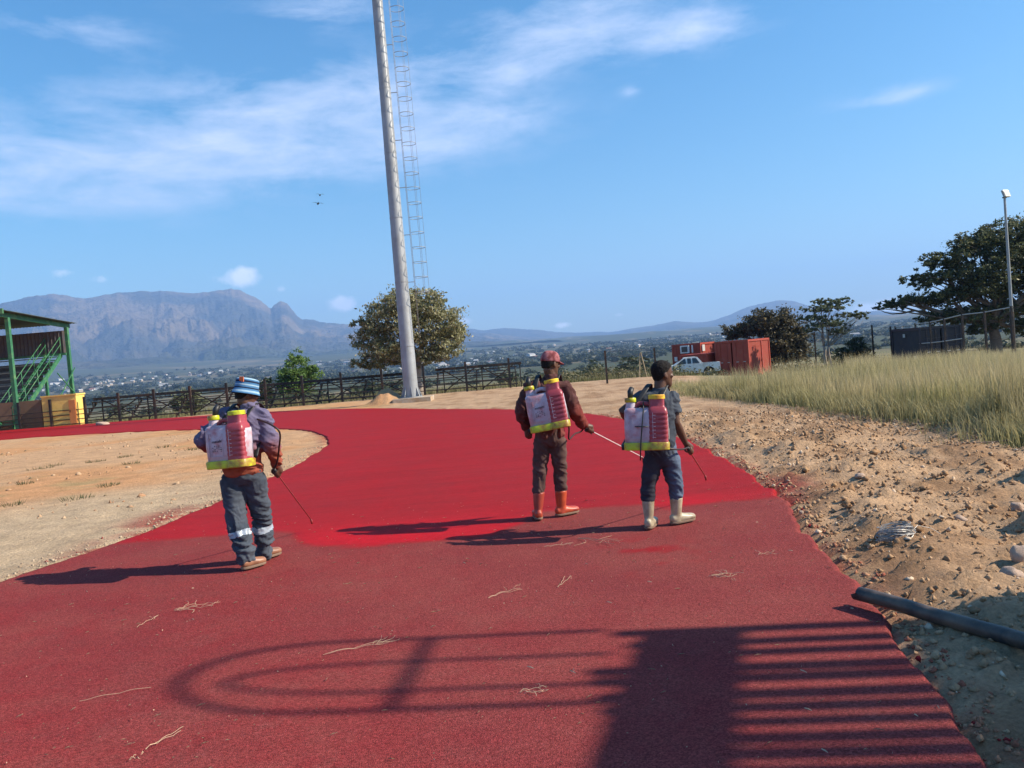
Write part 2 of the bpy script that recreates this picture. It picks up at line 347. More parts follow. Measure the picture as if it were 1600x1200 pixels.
def soil_material():
    M_ = mat('soil', None, .95, .0, spec=.15); nt = M_.node_tree; N, L = nt.nodes, nt.links; B = N['Principled BSDF']
    t = N.new('ShaderNodeTexCoord'); a = [n for n in N if n.type == 'ATTRIBUTE'][0]
    def noise(sc, det, rg=.6):
        n = N.new('ShaderNodeTexNoise'); n.inputs['Scale'].default_value = sc; n.inputs['Detail'].default_value = det; n.inputs['Roughness'].default_value = rg
        L.new(t.outputs['Object'], n.inputs['Vector']); return n.outputs['Fac']
    def mr(v, a0, a1, b0, b1):
        r = N.new('ShaderNodeMapRange'); r.inputs[1].default_value, r.inputs[2].default_value, r.inputs[3].default_value, r.inputs[4].default_value = a0, a1, b0, b1
        L.new(v, r.inputs[0]); return r.outputs[0]
    def mul(c1, f):
        m_ = N.new('ShaderNodeMix'); m_.data_type = 'RGBA'; m_.blend_type = 'MULTIPLY'; m_.inputs['Factor'].default_value = 1; L.new(c1, m_.inputs['A']); L.new(f, m_.inputs['B']); return m_.outputs['Result']
    s = mul(a.outputs['Color'], mr(noise(2.2, 8, .7), .3, .7, .74, 1.22)); s = mul(s, mr(noise(38, 4, .7), .3, .7, .72, 1.25))
    L.new(s, B.inputs['Base Color'])
    v = N.new('ShaderNodeTexVoronoi'); v.inputs['Scale'].default_value = 26; L.new(t.outputs['Object'], v.inputs['Vector'])
    b1 = N.new('ShaderNodeBump'); b1.inputs['Strength'].default_value = 1.0; b1.inputs['Distance'].default_value = .042; L.new(noise(14, 9, .72), b1.inputs['Height'])
    b2 = N.new('ShaderNodeBump'); b2.inputs['Strength'].default_value = .35; b2.inputs['Distance'].default_value = .012; b2.invert = True
    L.new(v.outputs['Distance'], b2.inputs['Height']); L.new(b1.outputs[0], b2.inputs['Normal']); L.new(b2.outputs[0], B.inputs['Normal'])
    return M_
M_soil = soil_material()
ground = link('ground', np_mesh('ground', np.stack([gx, gy, gzz], 1), quads, smooth=True, mat=M_soil, col=c))
tag(ground, 'bare sandy soil running out to the wide valley floor', kind='structure')

# ================================================================ the running track
nv = 132; vv = np.linspace(0, 1, nv); vv = np.sort(np.concatenate([vv, [.004, .012, .988, .996]])); nv = len(vv)
TX = INN[:, None, 0]*(1-vv)+OUT[:, None, 0]*vv; TY = INN[:, None, 1]*(1-vv)+OUT[:, None, 1]*vv
tx, ty = TX.ravel(), TY.ravel(); tz = np.full(tx.shape, .012) + (fbm(tx*.8, ty*.8, o=3, seed=61)-.5)*.008
edge = np.tile(np.minimum(vv, 1-vv), len(INN)); tz[edge == 0] = -.028
fx = [-9, -4.53, -3.65, -2.98, -2.5, -2.3, -2.0, -1.35, -.79, -.3, 0.0, .23, 1.26, 1.45, 1.9, 2.7, 9]
fy = [8.9, 8.8, 8.74, 8.78, 8.62, 8.05, 7.76, 7.6, 7.52, 7.7, 8.15, 8.6, 8.5, 8.22, 8.26, 8.35, 8.3]
bnd = ty-np.interp(tx, fx, fy)+(fbm(tx*2.5, ty*2.5, o=4, seed=62)-.5)*.28
fresh = sstep(-.10, .12, bnd)
wet = np.exp(-(((tx+1.1)/1.5)**2+((ty-8.1)/.75)**2))+.8*np.exp(-(((tx-1.8)/.45)**2+((ty-8.5)/.35)**2))+.35*np.exp(-(((tx+3.4)/1.0)**2+((ty-9.1)/.5)**2))
wet = np.clip(wet*(.6+.8*fbm(tx*1.4, ty*1.4, o=3, seed=63)), 0, 1)*fresh
spat = np.exp(-(((tx-.98)/.35)**2+((ty-6.5)/.5)**2))*sstep(.52, .66, fbm(tx*5, ty*5, o=3, seed=64))
redder = np.clip(sstep(1.5, -2.5, tx)*.6+.5*(fbm(tx*.8, ty*.8, o=3, seed=65)-.5)+.3*sstep(5, 3, ty), 0, 1)
N_, L_ = None, None
def track_material():
    M_ = bpy.data.materials.new('track_rubber'); M_.use_nodes = True; nt = M_.node_tree; N, L = nt.nodes, nt.links; B = N['Principled BSDF']
    t = N.new('ShaderNodeTexCoord')
    def noise(sc, det, rg=.6):
        n = N.new('ShaderNodeTexNoise'); n.inputs['Scale'].default_value = sc; n.inputs['Detail'].default_value = det; n.inputs['Roughness'].default_value = rg
        L.new(t.outputs['Object'], n.inputs['Vector']); return n.outputs['Fac']
    def mr(v, a0, a1, b0, b1):
        r = N.new('ShaderNodeMapRange'); r.inputs[1].default_value, r.inputs[2].default_value, r.inputs[3].default_value, r.inputs[4].default_value = a0, a1, b0, b1
        L.new(v, r.inputs[0]); return r.outputs[0]
    def mix(f, a, b, mode='MIX'):
        m_ = N.new('ShaderNodeMix'); m_.data_type = 'RGBA'; m_.blend_type = mode
        for s_, v in (('Factor', f), ('A', a), ('B', b)):
            if isinstance(v, tuple): m_.inputs[s_].default_value = (*v, 1)
            elif isinstance(v, (int, float)): m_.inputs[s_].default_value = v
            else: L.new(v, m_.inputs[s_])
        return m_.outputs['Result']
    def attr(n):
        a = N.new('ShaderNodeAttribute'); a.attribute_name = n; return a.outputs['Fac']
    vor = N.new('ShaderNodeTexVoronoi'); vor.inputs['Scale'].default_value = 150; L.new(t.outputs['Object'], vor.inputs['Vector'])
    cell = vor.outputs['Color']; sep = N.new('ShaderNodeSeparateColor'); L.new(cell, sep.inputs[0])
    old = mix(attr('redder'), (.215, .043, .042), (.26, .030, .032))
    old = mix(mr(noise(.9, 9, .78), .40, .64, 0, .85), old, (.24, .060, .052))
    old = mix(mr(noise(4, 9, .8), .54, .74, 0, .55), old, (.27, .095, .078))
    gran = mr(sep.outputs[0], 0, 1, .62, 1.35)
    old = mix(mr(noise(.5, 7, .7), .46, .66, 0, .6), old, (.175, .030, .034)); old = mix(1, old, gran, 'MULTIPLY'); old = mix(1, old, mr(noise(70, 3, .7), .3, .7, .72, 1.25), 'MULTIPLY')
    new = mix(mr(noise(1.1, 6, .65), .35, .7, 0, 1), (.31, .012, .015), (.27, .018, .020))
    st = N.new('ShaderNodeMapping'); st.inputs['Scale'].default_value = (.5, 2.6, 1); st.inputs['Rotation'].default_value = (0, 0, .15); L.new(t.outputs['Object'], st.inputs['Vector'])
    sn = N.new('ShaderNodeTexNoise'); sn.inputs['Scale'].default_value = 1.1; sn.inputs['Detail'].default_value = 8; sn.inputs['Roughness'].default_value = .7; L.new(st.outputs[0], sn.inputs['Vector'])
    new = mix(1, new, mr(sn.outputs['Fac'], .3, .7, .82, 1.15), 'MULTIPLY')
    new = mix(attr('wet'), new, (.45, .010, .017))
    new = mix(1, new, mr(sep.outputs[1], 0, 1, .86, 1.14), 'MULTIPLY')
    new = mix(1, new, mr(noise(9, 6, .7), .3, .7, .88, 1.12), 'MULTIPLY')
    base = mix(attr('fresh'), old, new); base = mix(attr('spat'), base, (.27, .015, .02))
    L.new(base, B.inputs['Base Color'])
    ro = N.new('ShaderNodeMapRange'); L.new(attr('fresh'), ro.inputs[0]); ro.inputs[3].default_value = .95; ro.inputs[4].default_value = .68; L.new(ro.outputs[0], B.inputs['Roughness'])
    B.inputs['Specular IOR Level'].default_value = .06
    b = N.new('ShaderNodeBump'); b.inputs['Strength'].default_value = .55; b.inputs['Distance'].default_value = .006; b.invert = True
    L.new(vor.outputs['Distance'], b.inputs['Height'])
    b2 = N.new('ShaderNodeBump'); b2.inputs['Strength'].default_value = .5; b2.inputs['Distance'].default_value = .01; L.new(noise(55, 5, .7), b2.inputs['Height'])
    L.new(b2.outputs[0], b.inputs['Normal']); L.new(b.outputs[0], B.inputs['Normal'])
    return M_
nr = len(INN); ti = np.arange(nr*nv).reshape(nr, nv)
tq = np.stack([ti[:-1, :-1], ti[:-1, 1:], ti[1:, 1:], ti[1:, :-1]], -1).reshape(-1, 4)
track = link('running_track', np_mesh('running_track', np.stack([tx, ty, tz], 1), tq, smooth=True, mat=track_material(), attrs=dict(fresh=fresh, wet=wet, spat=spat, redder=redder)))
tag(track, 'red rubber running track, freshly sprayed beyond the workers', kind='structure')

# ================================================================ mountains
def mountain(name, label, sky_px, r_foot, r_ridge, r_back, seed, cols, zbase=20, rough=1., na=420, ntt=70, jag=1.):
    sky_px = np.array(sky_px, float); px = np.linspace(sky_px[0, 0], sky_px[-1, 0], na); py = np.interp(px, sky_px[:, 0], sky_px[:, 1])+(fbm(px/24, px*0, o=5, seed=seed+2, g=.62)-.5)*9*jag
    dirs = np.array([ray(a, b) for a, b in zip(px, py)]); a = np.arctan2(dirs[:, 0], dirs[:, 1]); tan_e = dirs[:, 2]/np.hypot(dirs[:, 0], dirs[:, 1])
    rr = r_ridge*(1+.06*(fbm(a*9, a*0, o=3, seed=seed)-.5)); Hr = H+tan_e*rr
    t = np.linspace(0, 1.6, ntt)[None, :]; A = a[:, None]
    R = np.where(t <= 1, r_foot+(rr[:, None]-r_foot)*t, rr[:, None]+(r_back-r_ridge)*(t-1)/.6)
    X, Y = np.sin(A)*R, np.cos(A)*R
    k = r_ridge/9.
    rid = 1-np.abs(2*fbm(X/k*2.6+.5*fbm(X/k, Y/k, o=2, seed=seed+4), Y/k*1.1, o=6, seed=seed+5, g=.56)-1); rid2 = fbm(X/k*5, Y/k*5, o=5, seed=seed+9, g=.6)
    tt = np.minimum(t, 1); shape = .22*tt+.78*tt**1.9
    body = 4*tt*(1-tt)
    Z = zbase+(Hr[:, None]-zbase)*shape + body*(Hr[:, None]-zbase)*rough*((rid-.78)*.34+(rid2-.5)*.22)
    Z = np.where(t > 1, Hr[:, None]+(zbase-Hr[:, None])*(np.maximum(t-1, 0)/.6)**.9, Z)
    lim = zbase*0+ (H+tan_e[:, None]*R)*(.985); Z = np.where(t < 1, np.minimum(Z, lim), Z)
    n0, n1 = np.array(cols[0]), np.array(cols[1])
    f = sstep(.42, .62, fbm(X/k*2, Y/k*2, o=5, seed=seed+13))*sstep(.1, .6, tt+0*A); col = n0[None, None]*(1-f[..., None])+n1[None, None]*f[..., None]
    low = sstep(.5, .0, tt+0*A)[..., None]; col = col*(1-low)+np.array(cols[2])[None, None]*low
    idx = np.arange(na*ntt).reshape(na, ntt); q = np.stack([idx[:-1, :-1], idx[:-1, 1:], idx[1:, 1:], idx[1:, :-1]], -1).reshape(-1, 4)[:, ::-1]
    o = link(name, np_mesh(name, np.stack([X, Y, Z], -1).reshape(-1, 3), q, smooth=True, mat=M_rock, col=col.reshape(-1, 3)))
    return tag(o, label, kind='structure')
M_rock = mat('mountain_heath', None, .95, .45, scale=.012, bump=.8, bscale=.012, spec=.1)
mountain('mountain', 'big purple grey mountain massif with a rocky spire',
         [(-420, 520), (-200, 488), (-60, 478), (0, 472), (40, 463), (90, 457), (130, 462), (170, 458), (210, 455), (250, 452), (300, 455), (340, 453), (352, 450), (362, 448), (372, 451), (385, 458), (398, 462), (406, 466), (415, 473), (421, 480), (424, 479), (428, 474), (434, 471), (438, 469), (443, 471), (449, 474), (453, 480), (459, 486), (464, 493), (472, 499), (480, 498),
          (490, 499), (500, 503), (520, 504), (560, 509), (640, 512), (720, 517), (800, 524), (900, 534)], 3900, 8000, 10500, 71, [(.06, .058, .045), (.16, .12, .075), (.045, .058, .033)], zbase=70, na=700, rough=1.0)
mountain('far_ridge', 'low blue ridge with a flat topped hill at the right',
         [(600, 516), (690, 510), (725, 511), (757, 516), (790, 511), (820, 514), (850, 516), (900, 519), (950, 519), (1000, 511), (1030, 506), (1055, 501), (1085, 503), (1110, 501), (1140, 491), (1170, 478), (1195, 472), (1215, 469), (1240, 470), (1275, 480), (1330, 488), (1370, 486), (1400, 487), (1440, 494), (1500, 498), (1600, 496), (1750, 487), (2000, 470)], 5600, 9500, 12000, 72,
         [(.06, .058, .045), (.10, .085, .055), (.05, .055, .03)], zbase=60, na=420, rough=.8, jag=.5)
mountain('foothills', 'dark rolling foothills below the mountain',
         [(-420, 605), (-100, 578), (60, 566), (180, 561), (250, 557), (330, 563), (450, 561), (545, 552), (640, 544), (700, 535), (760, 532), (850, 537), (905, 531), (960, 527), (1050, 521), (1150, 519), (1250, 512), (1400, 503), (1700, 485), (1950, 470)], 3100, 4700, 5600, 73,
         [(.05, .055, .035), (.085, .075, .045), (.05, .055, .03)], zbase=30, na=420, rough=.6, jag=.5)
# ================================================================ haze over the valley
hb = MB(); hb.box((0, 0, 590), (29000, 29000, 1240))
haze_m = bpy.data.materials.new('haze'); haze_m.use_nodes = True; hn = haze_m.node_tree.nodes; hn.clear()
ho = hn.new('ShaderNodeOutputMaterial'); pv = hn.new('ShaderNodeVolumePrincipled')
pv.inputs['Color'].default_value = (.34, .57, 1.0, 1); pv.inputs['Density'].default_value = 1.2e-4; pv.inputs['Anisotropy'].default_value = .1
haze_m.node_tree.links.new(pv.outputs[0], ho.inputs['Volume'])
tag(hb.obj('haze', haze_m), 'thin blue haze filling the valley air', kind='stuff')

# ================================================================ common paints
M_green = mat('green_paint', (.035, .15, .07), .5, .2, 3, .05, 40, dirt=(.10, .2, .08), dirt_amt=.3)
M_roofg = mat('roof_sheet', (.06, .085, .085), .5, .2, 2, dirt=(.12, .1, .08), dirt_amt=.3)
M_clad = mat('cladding_sheet', (.085, .08, .09), .55, .2, 2, dirt=(.11, .085, .07), dirt_amt=.4)
M_bench = mat('bench_plank', (.17, .18, .17), .8, .25, 5)
M_yellow = mat('yellow_plaster', (.80, .54, .14), .85, .12, 1.5, .2, 30, dirt=(.6, .38, .12), dirt_amt=.35, dscale=1.4)
M_brownw = mat('brown_plaster', (.22, .13, .08), .9, .2, 2, .2, 30)
M_orange = mat('orange_door', (.55, .2, .06), .6, .15, 3)
M_black = mat('black_steel', (.016, .014, .014), .6, .3, 8, .1, 60, dirt=(.07, .035, .02), dirt_amt=.35)
M_galv = mat('galvanised_steel', (.33, .345, .36), .5, .16, 1.2, .04, 30, metal=.25, dirt=(.26, .26, .26), dirt_amt=.4, dscale=.8)
M_conc = mat('concrete', (.42, .36, .29), .95, .2, 4, .4, 30, dirt=(.4, .27, .16), dirt_amt=.5)
M_redc = mat('container_red', (.34, .05, .03), .55, .15, 1.5, .05, 40, dirt=(.3, .07, .045), dirt_amt=.35)
M_blackc = mat('container_blue_black', (.02, .022, .034), .55, .2, 1.5, .05, 40, dirt=(.035, .028, .026), dirt_amt=.35)
M_white = mat('white_paint', (.75, .75, .73), .4, .08, 3)
M_car = mat('car_white', (.72, .72, .70), .25, .06, 3, spec=.5, dirt=(.5, .42, .33), dirt_amt=.3)
M_glass = mat('dark_glass', (.02, .025, .03), .08, .0, spec=.8)
M_tyre = mat('tyre_rubber', (.02, .02, .02), .85, .2, 20)
M_lamp = mat('tail_lamp', (.45, .02, .015), .3, .0)
M_railw = mat('pale_rail', (.45, .44, .42), .6, .2, 6)
M_wood = mat('pale_wood', (.42, .32, .2), .85, .25, 12, .3, 60)

# ================================================================ grandstand (open gable end towards the track)
X0, Y0, Y1 = -27.4, 44.2, 50.0
gs = empty('grandstand', (X0, Y0, 0), 'green steel grandstand with a sheet roof, stairs and bench rows', 'grandstand')
def gp(x, y, z): return Vector((x, y-Y0, z))
for k, (yy, top) in enumerate(((Y0, 6.22), (Y1, 5.85))):
    for j in range(4):
        MB().bar(gp(-j*5.0, yy, -.1), gp(-j*5.0, yy, top), .2, .2).obj('post', M_green, gs)
for j in range(4):
    MB().bar(gp(-j*5., Y0-.9, 6.32), gp(-j*5., Y1+.3, 5.93), .16, .26).obj('roof_beam', M_green, gs)
def corr(mb, o, u, v, n, amp, nrm):
    """corrugated sheet: o origin, u along the ribs, v across"""
    o, u, v, nrm = map(Vector, (o, u, v, nrm)); vs, fs = [], []
    for i in range(n+1):
        q = o+v*(i/n)+nrm*amp*(1 if i % 2 else -1)
        for th in (0, .012):
            vs += [q-nrm*th, q+u-nrm*th]
    for i in range(n):
        a, b = i*4, i*4+4
        fs += [(a, a+1, b+1, b), (a+2, b+2, b+3, a+3)]
    return mb.add(vs, fs)
for j in range(5):
    corr(MB(), gp(.45-j*3.6-3.55, Y0-1.1, 6.52), gp(0, Y1+.5-(Y0-1.1)+Y0, -.42), gp(3.55, Y0, 0), 36, .03, (0, 0, 1)).obj('roof_sheet', M_roofg, gs)
MB().bar(gp(-18, Y0-1.1, 6.42), gp(.5, Y0-1.1, 6.42), .1, .28).obj('fascia', M_green, gs)
for j in range(5):
    corr(MB(), gp(-j*3.6-3.6, Y1-.2, 4.22), gp(0, Y0, 1.42), gp(3.55, Y0, 0), 30, .03, (0, -1, 0)).obj('wall_sheet', M_clad, gs)
MB().bar(gp(-18, Y1-.28, 4.18), gp(0, Y1-.28, 4.18), .1, .14).obj('wall_rail', M_green, gs)
for i in range(9):                                   # bench rows
    zz_ = .9+i*.39; yy = Y0+.9+i*.58
    MB().box(gp(-9.5, yy, zz_), (17, .34, .05)).obj('bench', M_bench, gs)
    MB().box(gp(-9.5, yy+.29, zz_-.28), (17, .3, .05)).obj('foot_board', M_bench, gs)
    MB().box(gp(-9.5, yy+.16, zz_-.46), (17, .03, .34)).obj('riser', M_clad, gs)
for j in range(4):
    MB().bar(gp(-1.2-j*5.0, Y0+.4, .25), gp(-1.2-j*5., Y1-.4, 4.0), .1, .2).obj('raker', M_green, gs)
# stair along the gable end
for sx_ in (-1.25, -.35):
    MB().bar(gp(sx_, Y0+.1, .05), gp(sx_, Y1-.2, 4.15), .07, .26).obj('stringer', M_green, gs)
for i in range(19):
    f = (i+.6)/19.5
    MB().box(gp(-.8, Y0+.1+(Y1-.3-Y0)*f, .12+4.1*f), (.84, .30, .05)).obj('tread', M_green, gs)
for sx_ in (-1.27, -.33):
    for dz in (.62, 1.05):
        MB().tube([gp(sx_, Y0+.1, .1+dz), gp(sx_, Y1-.2, 4.2+dz)], .025, 8).obj('handrail', M_green, gs, True)
    for i in range(5):
        f = i/4; MB().tube([gp(sx_, Y0+.15+(Y1-.4-Y0)*f, .1+4.1*f), gp(sx_, Y0+.15+(Y1-.4-Y0)*f, 1.15+4.1*f)], .024, 8).obj('baluster', M_green, gs, True)
MB().bar(gp(-.4, Y1-2.0, -.1), gp(-.4, Y1-2.0, 2.7), .14, .14).obj('stair_post', M_green, gs)
for (a, b) in (((.3, Y1-2, 1.5), (.3, Y1, 3.3)), ((.3, Y1-2, 3.0), (.3, Y1, 1.5)), ((.3, Y1-1.9, .2), (.3, Y1, 1.6)), ((.3, Y1-1.9, 1.7), (.3, Y1, .2))):
    MB().bar(gp(*a), gp(*b), .05, .05).obj('brace', M_green, gs)
MB().box(gp(-8.2, Y0+.55, .72), (18.6, .2, 1.55)).obj('front_wall', M_brownw, gs)
yb = empty('yellow_kiosk', (-25.05, 44.6, 0), 'low yellow plastered block with orange door beside the grandstand stairs', 'kiosk')
MB().box((0, .1, .78), (1.9, .9, 1.66)).obj('wall', M_yellow, yb)
MB().box((0, .1, 1.65), (1.98, .98, .08)).obj('roof_slab', M_yellow, yb)
dk = MB().box((.72, -.37, .7), (.36, .05, 1.3)).obj('door', M_orange, yb); MB().box((.6, -.41, .75), (.03, .04, .12)).obj('handle', M_black, dk)

# ================================================================ fence along the far side of the track
def fy_(x): return np.interp(x, [-30, -24, 1], [43.85, 44.3, 45.2])
fence = empty('spectator_fence', (-12, 44.8, 0), 'black steel post and rail fence along the far track edge', 'fence')
pxs = [-20, 35, 82, 134, 186, 241, 297, 354, 414, 472, 533, 597, 663, 730, 799]
fposts = []
for q in pxs:
    x = D(q, 620, 44.5).x; y = float(fy_(x)); fposts.append(Vector((x, y, gz(x, y))))
fl = fence.location
for i, p in enumerate(fposts):
    MB().box((p.x-fl.x, p.y-fl.y, p.z-fl.z+.80), (.12, .12, 1.75)).obj('post', M_black, fence)
for zr in (.22, .48, .74, 1.0):
    mb = MB()
    for a, b in zip(fposts, fposts[1:]): mb.bar(a-fl+V(0, -.03, zr), b-fl+V(0, -.03, zr), .035, .045)
    mb.obj('rail', M_black, fence)

# ================================================================ low steel bleachers behind that fence
def bleacher(xa, xb, label, seed):
    rnd = random.Random(seed); n = max(2, int((xb-xa)/2.6)); b = empty('bleacher', ((xa+xb)/2, 45.8, gz((xa+xb)/2, 45.8)), label, 'bleacher', 'steel bleachers behind the far fence')
    L = xb-xa; step = L/n; fyo = float(fy_((xa+xb)/2))-44.75
    slope = (float(fy_(xb))-float(fy_(xa)))/L
    def q(x, y, z): return Vector((x, y+fyo+slope*x, z))
    for i in range(n+1):
        x = -L/2+i*step; mb = MB(); z0, y0 = .0, -.55
        for k in range(4):                            # stepped stringer
            mb.bar(q(x, y0+k*.46, .18+k*.32), q(x, y0+(k+1)*.46, .18+k*.32), .05, .05); mb.bar(q(x, y0+k*.46, -.1 if k == 0 else .18+(k-1)*.32), q(x, y0+k*.46, .2+k*.32), .05, .05)
        mb.bar(q(x, y0, .0), q(x, y0+1.84, 1.14), .06, .08)
        mb.obj('stringer', M_black, b)
        MB().bar(q(x+.3, y0+1.84, -.1), q(x+.3, y0+1.84, 1.45), .06, .06).obj('leg', M_black, b)
        if i < n:
            for (za, zb) in ((.05, 1.3), (1.3, .05)):
                MB().bar(q(x+.3, y0+1.80, za), q(x+step-.1, y0+1.80, zb), .05, .06).obj('brace', M_black, b)
    for k in range(4):
        MB().bar(q(-L/2-.1, y0+.2+k*.46, .22+k*.32), q(L/2+.1, y0+.2+k*.46, .22+k*.32), .2, .055).obj('plank', M_black, b)
    MB().bar(q(-L/2-.15, y0+1.9, 1.36), q(L/2+.4, y0+1.9, 1.36), .30, .15).obj('top_plank', M_black, b)
    return b
bleacher(-24.2, -5.9, 'long black steel bleacher stretching from the yellow block to the mast', 1)
bleacher(-4.3, .25, 'short black steel bleacher right of the mast and big tree', 2)

# ================================================================ floodlight mast
ms = empty('floodlight_mast', (-4.76, 37.6, 0), 'tall grey steel floodlight mast with caged ladder on concrete base', 'mast')
zs = [0.25, .4, 1.5, 2.4, 2.45, 5.2, 5.25, 8, 8.05, 12, 12.05, 18, 24, 31]
MB().tube([(0, 0, z) for z in zs], [.345-.0055*z-(.006 if i in (4, 6, 8, 10) else 0) for i, z in enumerate(zs)], 28).obj('shaft', M_galv, ms, True, 40)
MB().box((.1, 0, .03), (1.75, 1.75, .36)).obj('plinth', M_conc, ms)
MB().cyl((0, 0, .21), (0, 0, .26), .52, 24).obj('base_plate', M_galv, ms, True, 40)
for k in range(8):
    a = k*math.pi/4+.2; c_, s_ = math.cos(a), math.sin(a)
    MB().add([(c_*.33-s_*.012, s_*.33+c_*.012, .26), (c_*.50-s_*.012, s_*.50+c_*.012, .26), (c_*.33-s_*.012, s_*.33+c_*.012, .75), (c_*.33+s_*.012, s_*.33-c_*.012, .26), (c_*.50+s_*.012, s_*.50-c_*.012, .26), (c_*.33+s_*.012, s_*.33-c_*.012, .75)],
             [(0, 1, 2), (5, 4, 3), (0, 3, 4, 1), (1, 4, 5, 2), (2, 5, 3, 0)]).obj('gusset', M_galv, ms)
    MB().cyl((c_*.44, s_*.44, .2), (c_*.44, s_*.44, .36), .02, 6).obj('bolt', M_black, ms)
for k in range(6):
    MB().cyl((0, 0, 2.6+k*3.0), (0, 0, 2.64+k*3.0), .352-.0055*(2.6+k*3.0), 24).obj('joint_ring', M_galv, ms, True, 40)
lx = lambda z: .345-.0055*z+.30
for s_ in (-.2, .2):
    MB().tube([(lx(3.0), s_, 3.0), (lx(31), s_, 31)], .009, 8).obj('ladder_stile', M_galv, ms, True)
mb = MB()
for k in range(92):
    z = 3.2+k*.3; mb.cyl((lx(z), -.2, z), (lx(z), .2, z), .005, 6)
tag(mb.obj('rungs', M_galv, ms), kind='stuff')
for k in range(13):
    z = 3.4+k*2.2; MB().bar((lx(z)-.32, 0, z), (lx(z), 0, z), .03, .03).obj('ladder_bracket', M_galv, ms)
hoopm = None
for k in range(37):
    z = 5.1+k*.69
    if hoopm is None:
        hm = MB(); hm.tube([(.04+.34-.34*math.cos(t), .34*math.sin(t), 0) for t in np.linspace(-math.pi*.80, math.pi*.80, 22)][::1], .016, 6)
        hoopm = MB().tube([(.30+.34*math.cos(t), .34*math.sin(t), 0) for t in np.linspace(-math.pi*.78, math.pi*.78, 22)], .013, 6).mesh('hoop', M_galv, True)
    h_ = link('hoop', hoopm, ms); h_.location = (lx(z), 0, z)
for t in (-1.2, 0, 1.2):
    MB().tube([(lx(5.1)+.30+.34*math.cos(t), .34*math.sin(t), 5.1), (lx(30)+.30+.34*math.cos(t), .34*math.sin(t), 30)], .006, 6).obj('cage_strip', M_galv, ms, True)
MB().cyl((0, 0, 31), (0, 0, 31.15), 1.3, 24).obj('head_frame', M_galv, ms)
for k in range(10):
    a = k*math.tau/10; MB().box((1.35*math.cos(a), 1.35*math.sin(a), 30.8), (.5, .5, .4), Matrix.Rotation(a, 3, 'Z')).obj('floodlight', M_white, ms)

# ================================================================ containers
def container(loc, rz, dims, M_, label, group=None, marks=0, name='shipping_container'):
    e = empty(name, loc, label, 'container', group); e.rotation_euler.z = rz; w, l, h = dims
    for sx_ in (-1, 1):
        for sy in (-1, 1): MB().box((sx_*(w/2-.06), sy*(l/2-.06), h/2), (.14, .14, h)).obj('corner_post', M_, e)
    for z in (.08, h-.07):
        for s_ in (-1, 1):
            MB().box((0, s_*(l/2-.05), z), (w-.28, .11, .15)).obj('rail', M_, e); MB().box((s_*(w/2-.05), 0, z), (.11, l-.28, .15)).obj('rail', M_, e)
    def panel(o, u, v, n, nm): corr(MB(), o, u, v, n, .022, nm).obj('side_panel', M_, e)
    panel((w/2-.06, -l/2+.13, .14), (0, 0, h-.27), (0, l-.26, 0), int(l*9), (1, 0, 0)); panel((-w/2+.06, -l/2+.13, .14), (0, 0, h-.27), (0, l-.26, 0), int(l*9), (-1, 0, 0))
    panel((-w/2+.13, l/2-.06, .14), (0, 0, h-.27), (w-.26, 0, 0), int(w*9), (0, 1, 0))
    for s_ in (-1, 1):
        d_ = MB().box((s_*(w/4-.03), -l/2+.05, h/2), (w/2-.16, .05, h-.32)).obj('door', M_, e)
        for k in (-1, 1):
            x_ = s_*(w/4-.03)+k*.26; MB().cyl((x_, -l/2-.0, .12), (x_, -l/2-.0, h-.12), .02, 8).obj('lock_rod', M_, d_); MB().box((x_+.07, -l/2-.02, h*.42), (.18, .03, .05)).obj('handle', M_railw, d_)
    MB().box((0, 0, h-.02), (w-.1, l-.1, .03)).obj('roof', M_, e); MB().box((0, 0, .15), (w-.1, l-.1, .04)).obj('floor', M_, e)
    for k in range(marks):
        MB().box((-w/2-.035, -l/2+.8+k*1.5, h*(.83 if k % 2 else .3)), (.01, .34, .22)).obj('plate', M_railw, e)
    return e
GRP = 'red site containers behind the tall grass'
def cz(x, y): return gz(x, y)-.03
R30 = math.radians(-36)
container((17.05, 59.6, cz(17, 59.6)+.12), R30, (2.5, 3.0, 2.7), M_redc, 'tallest red container, doors in shade, its right side sunlit', GRP)
container((18.55, 62.5, cz(18, 62)+.12), R30, (2.5, 3.0, 2.7), M_redc, 'red container at the far right, closely behind the tallest one', GRP)
cC = container((15.0, 65.3, cz(15, 65)+.15), R30, (2.44, 3.0, 2.72), M_redc, 'red container with air conditioner and pale window behind the pickup', GRP)
container((14.35, 60.6, cz(14, 60)-.2), R30, (2.2, 2.6, 2.05), M_redc, 'low dark red container standing directly behind the white pickup', GRP)
MB().box((-.05, -1.58, 2.28), (.74, .22, .62)).obj('air_conditioner', M_white, cC)
MB().box((-.05, -1.70, 2.28), (.5, .03, .42)).obj('vent_grille', M_clad, cC)
MB().box((.55, -1.53, 2.28), (.12, .06, .6)).obj('window_frame', M_white, cC)
MB().box((1.30, -1.1, 2.3), (.06, .5, .5)).obj('pale_board', M_railw, cC)
MB().box((-.9, -1.54, 1.55), (.22, .12, .35)).obj('meter_box', M_white, cC)
container((26.1, 50.2, cz(26.1, 50)), math.radians(-5), (2.44, 4.4, 2.6), M_blackc, 'blue black shipping container behind the wire fence', marks=2)

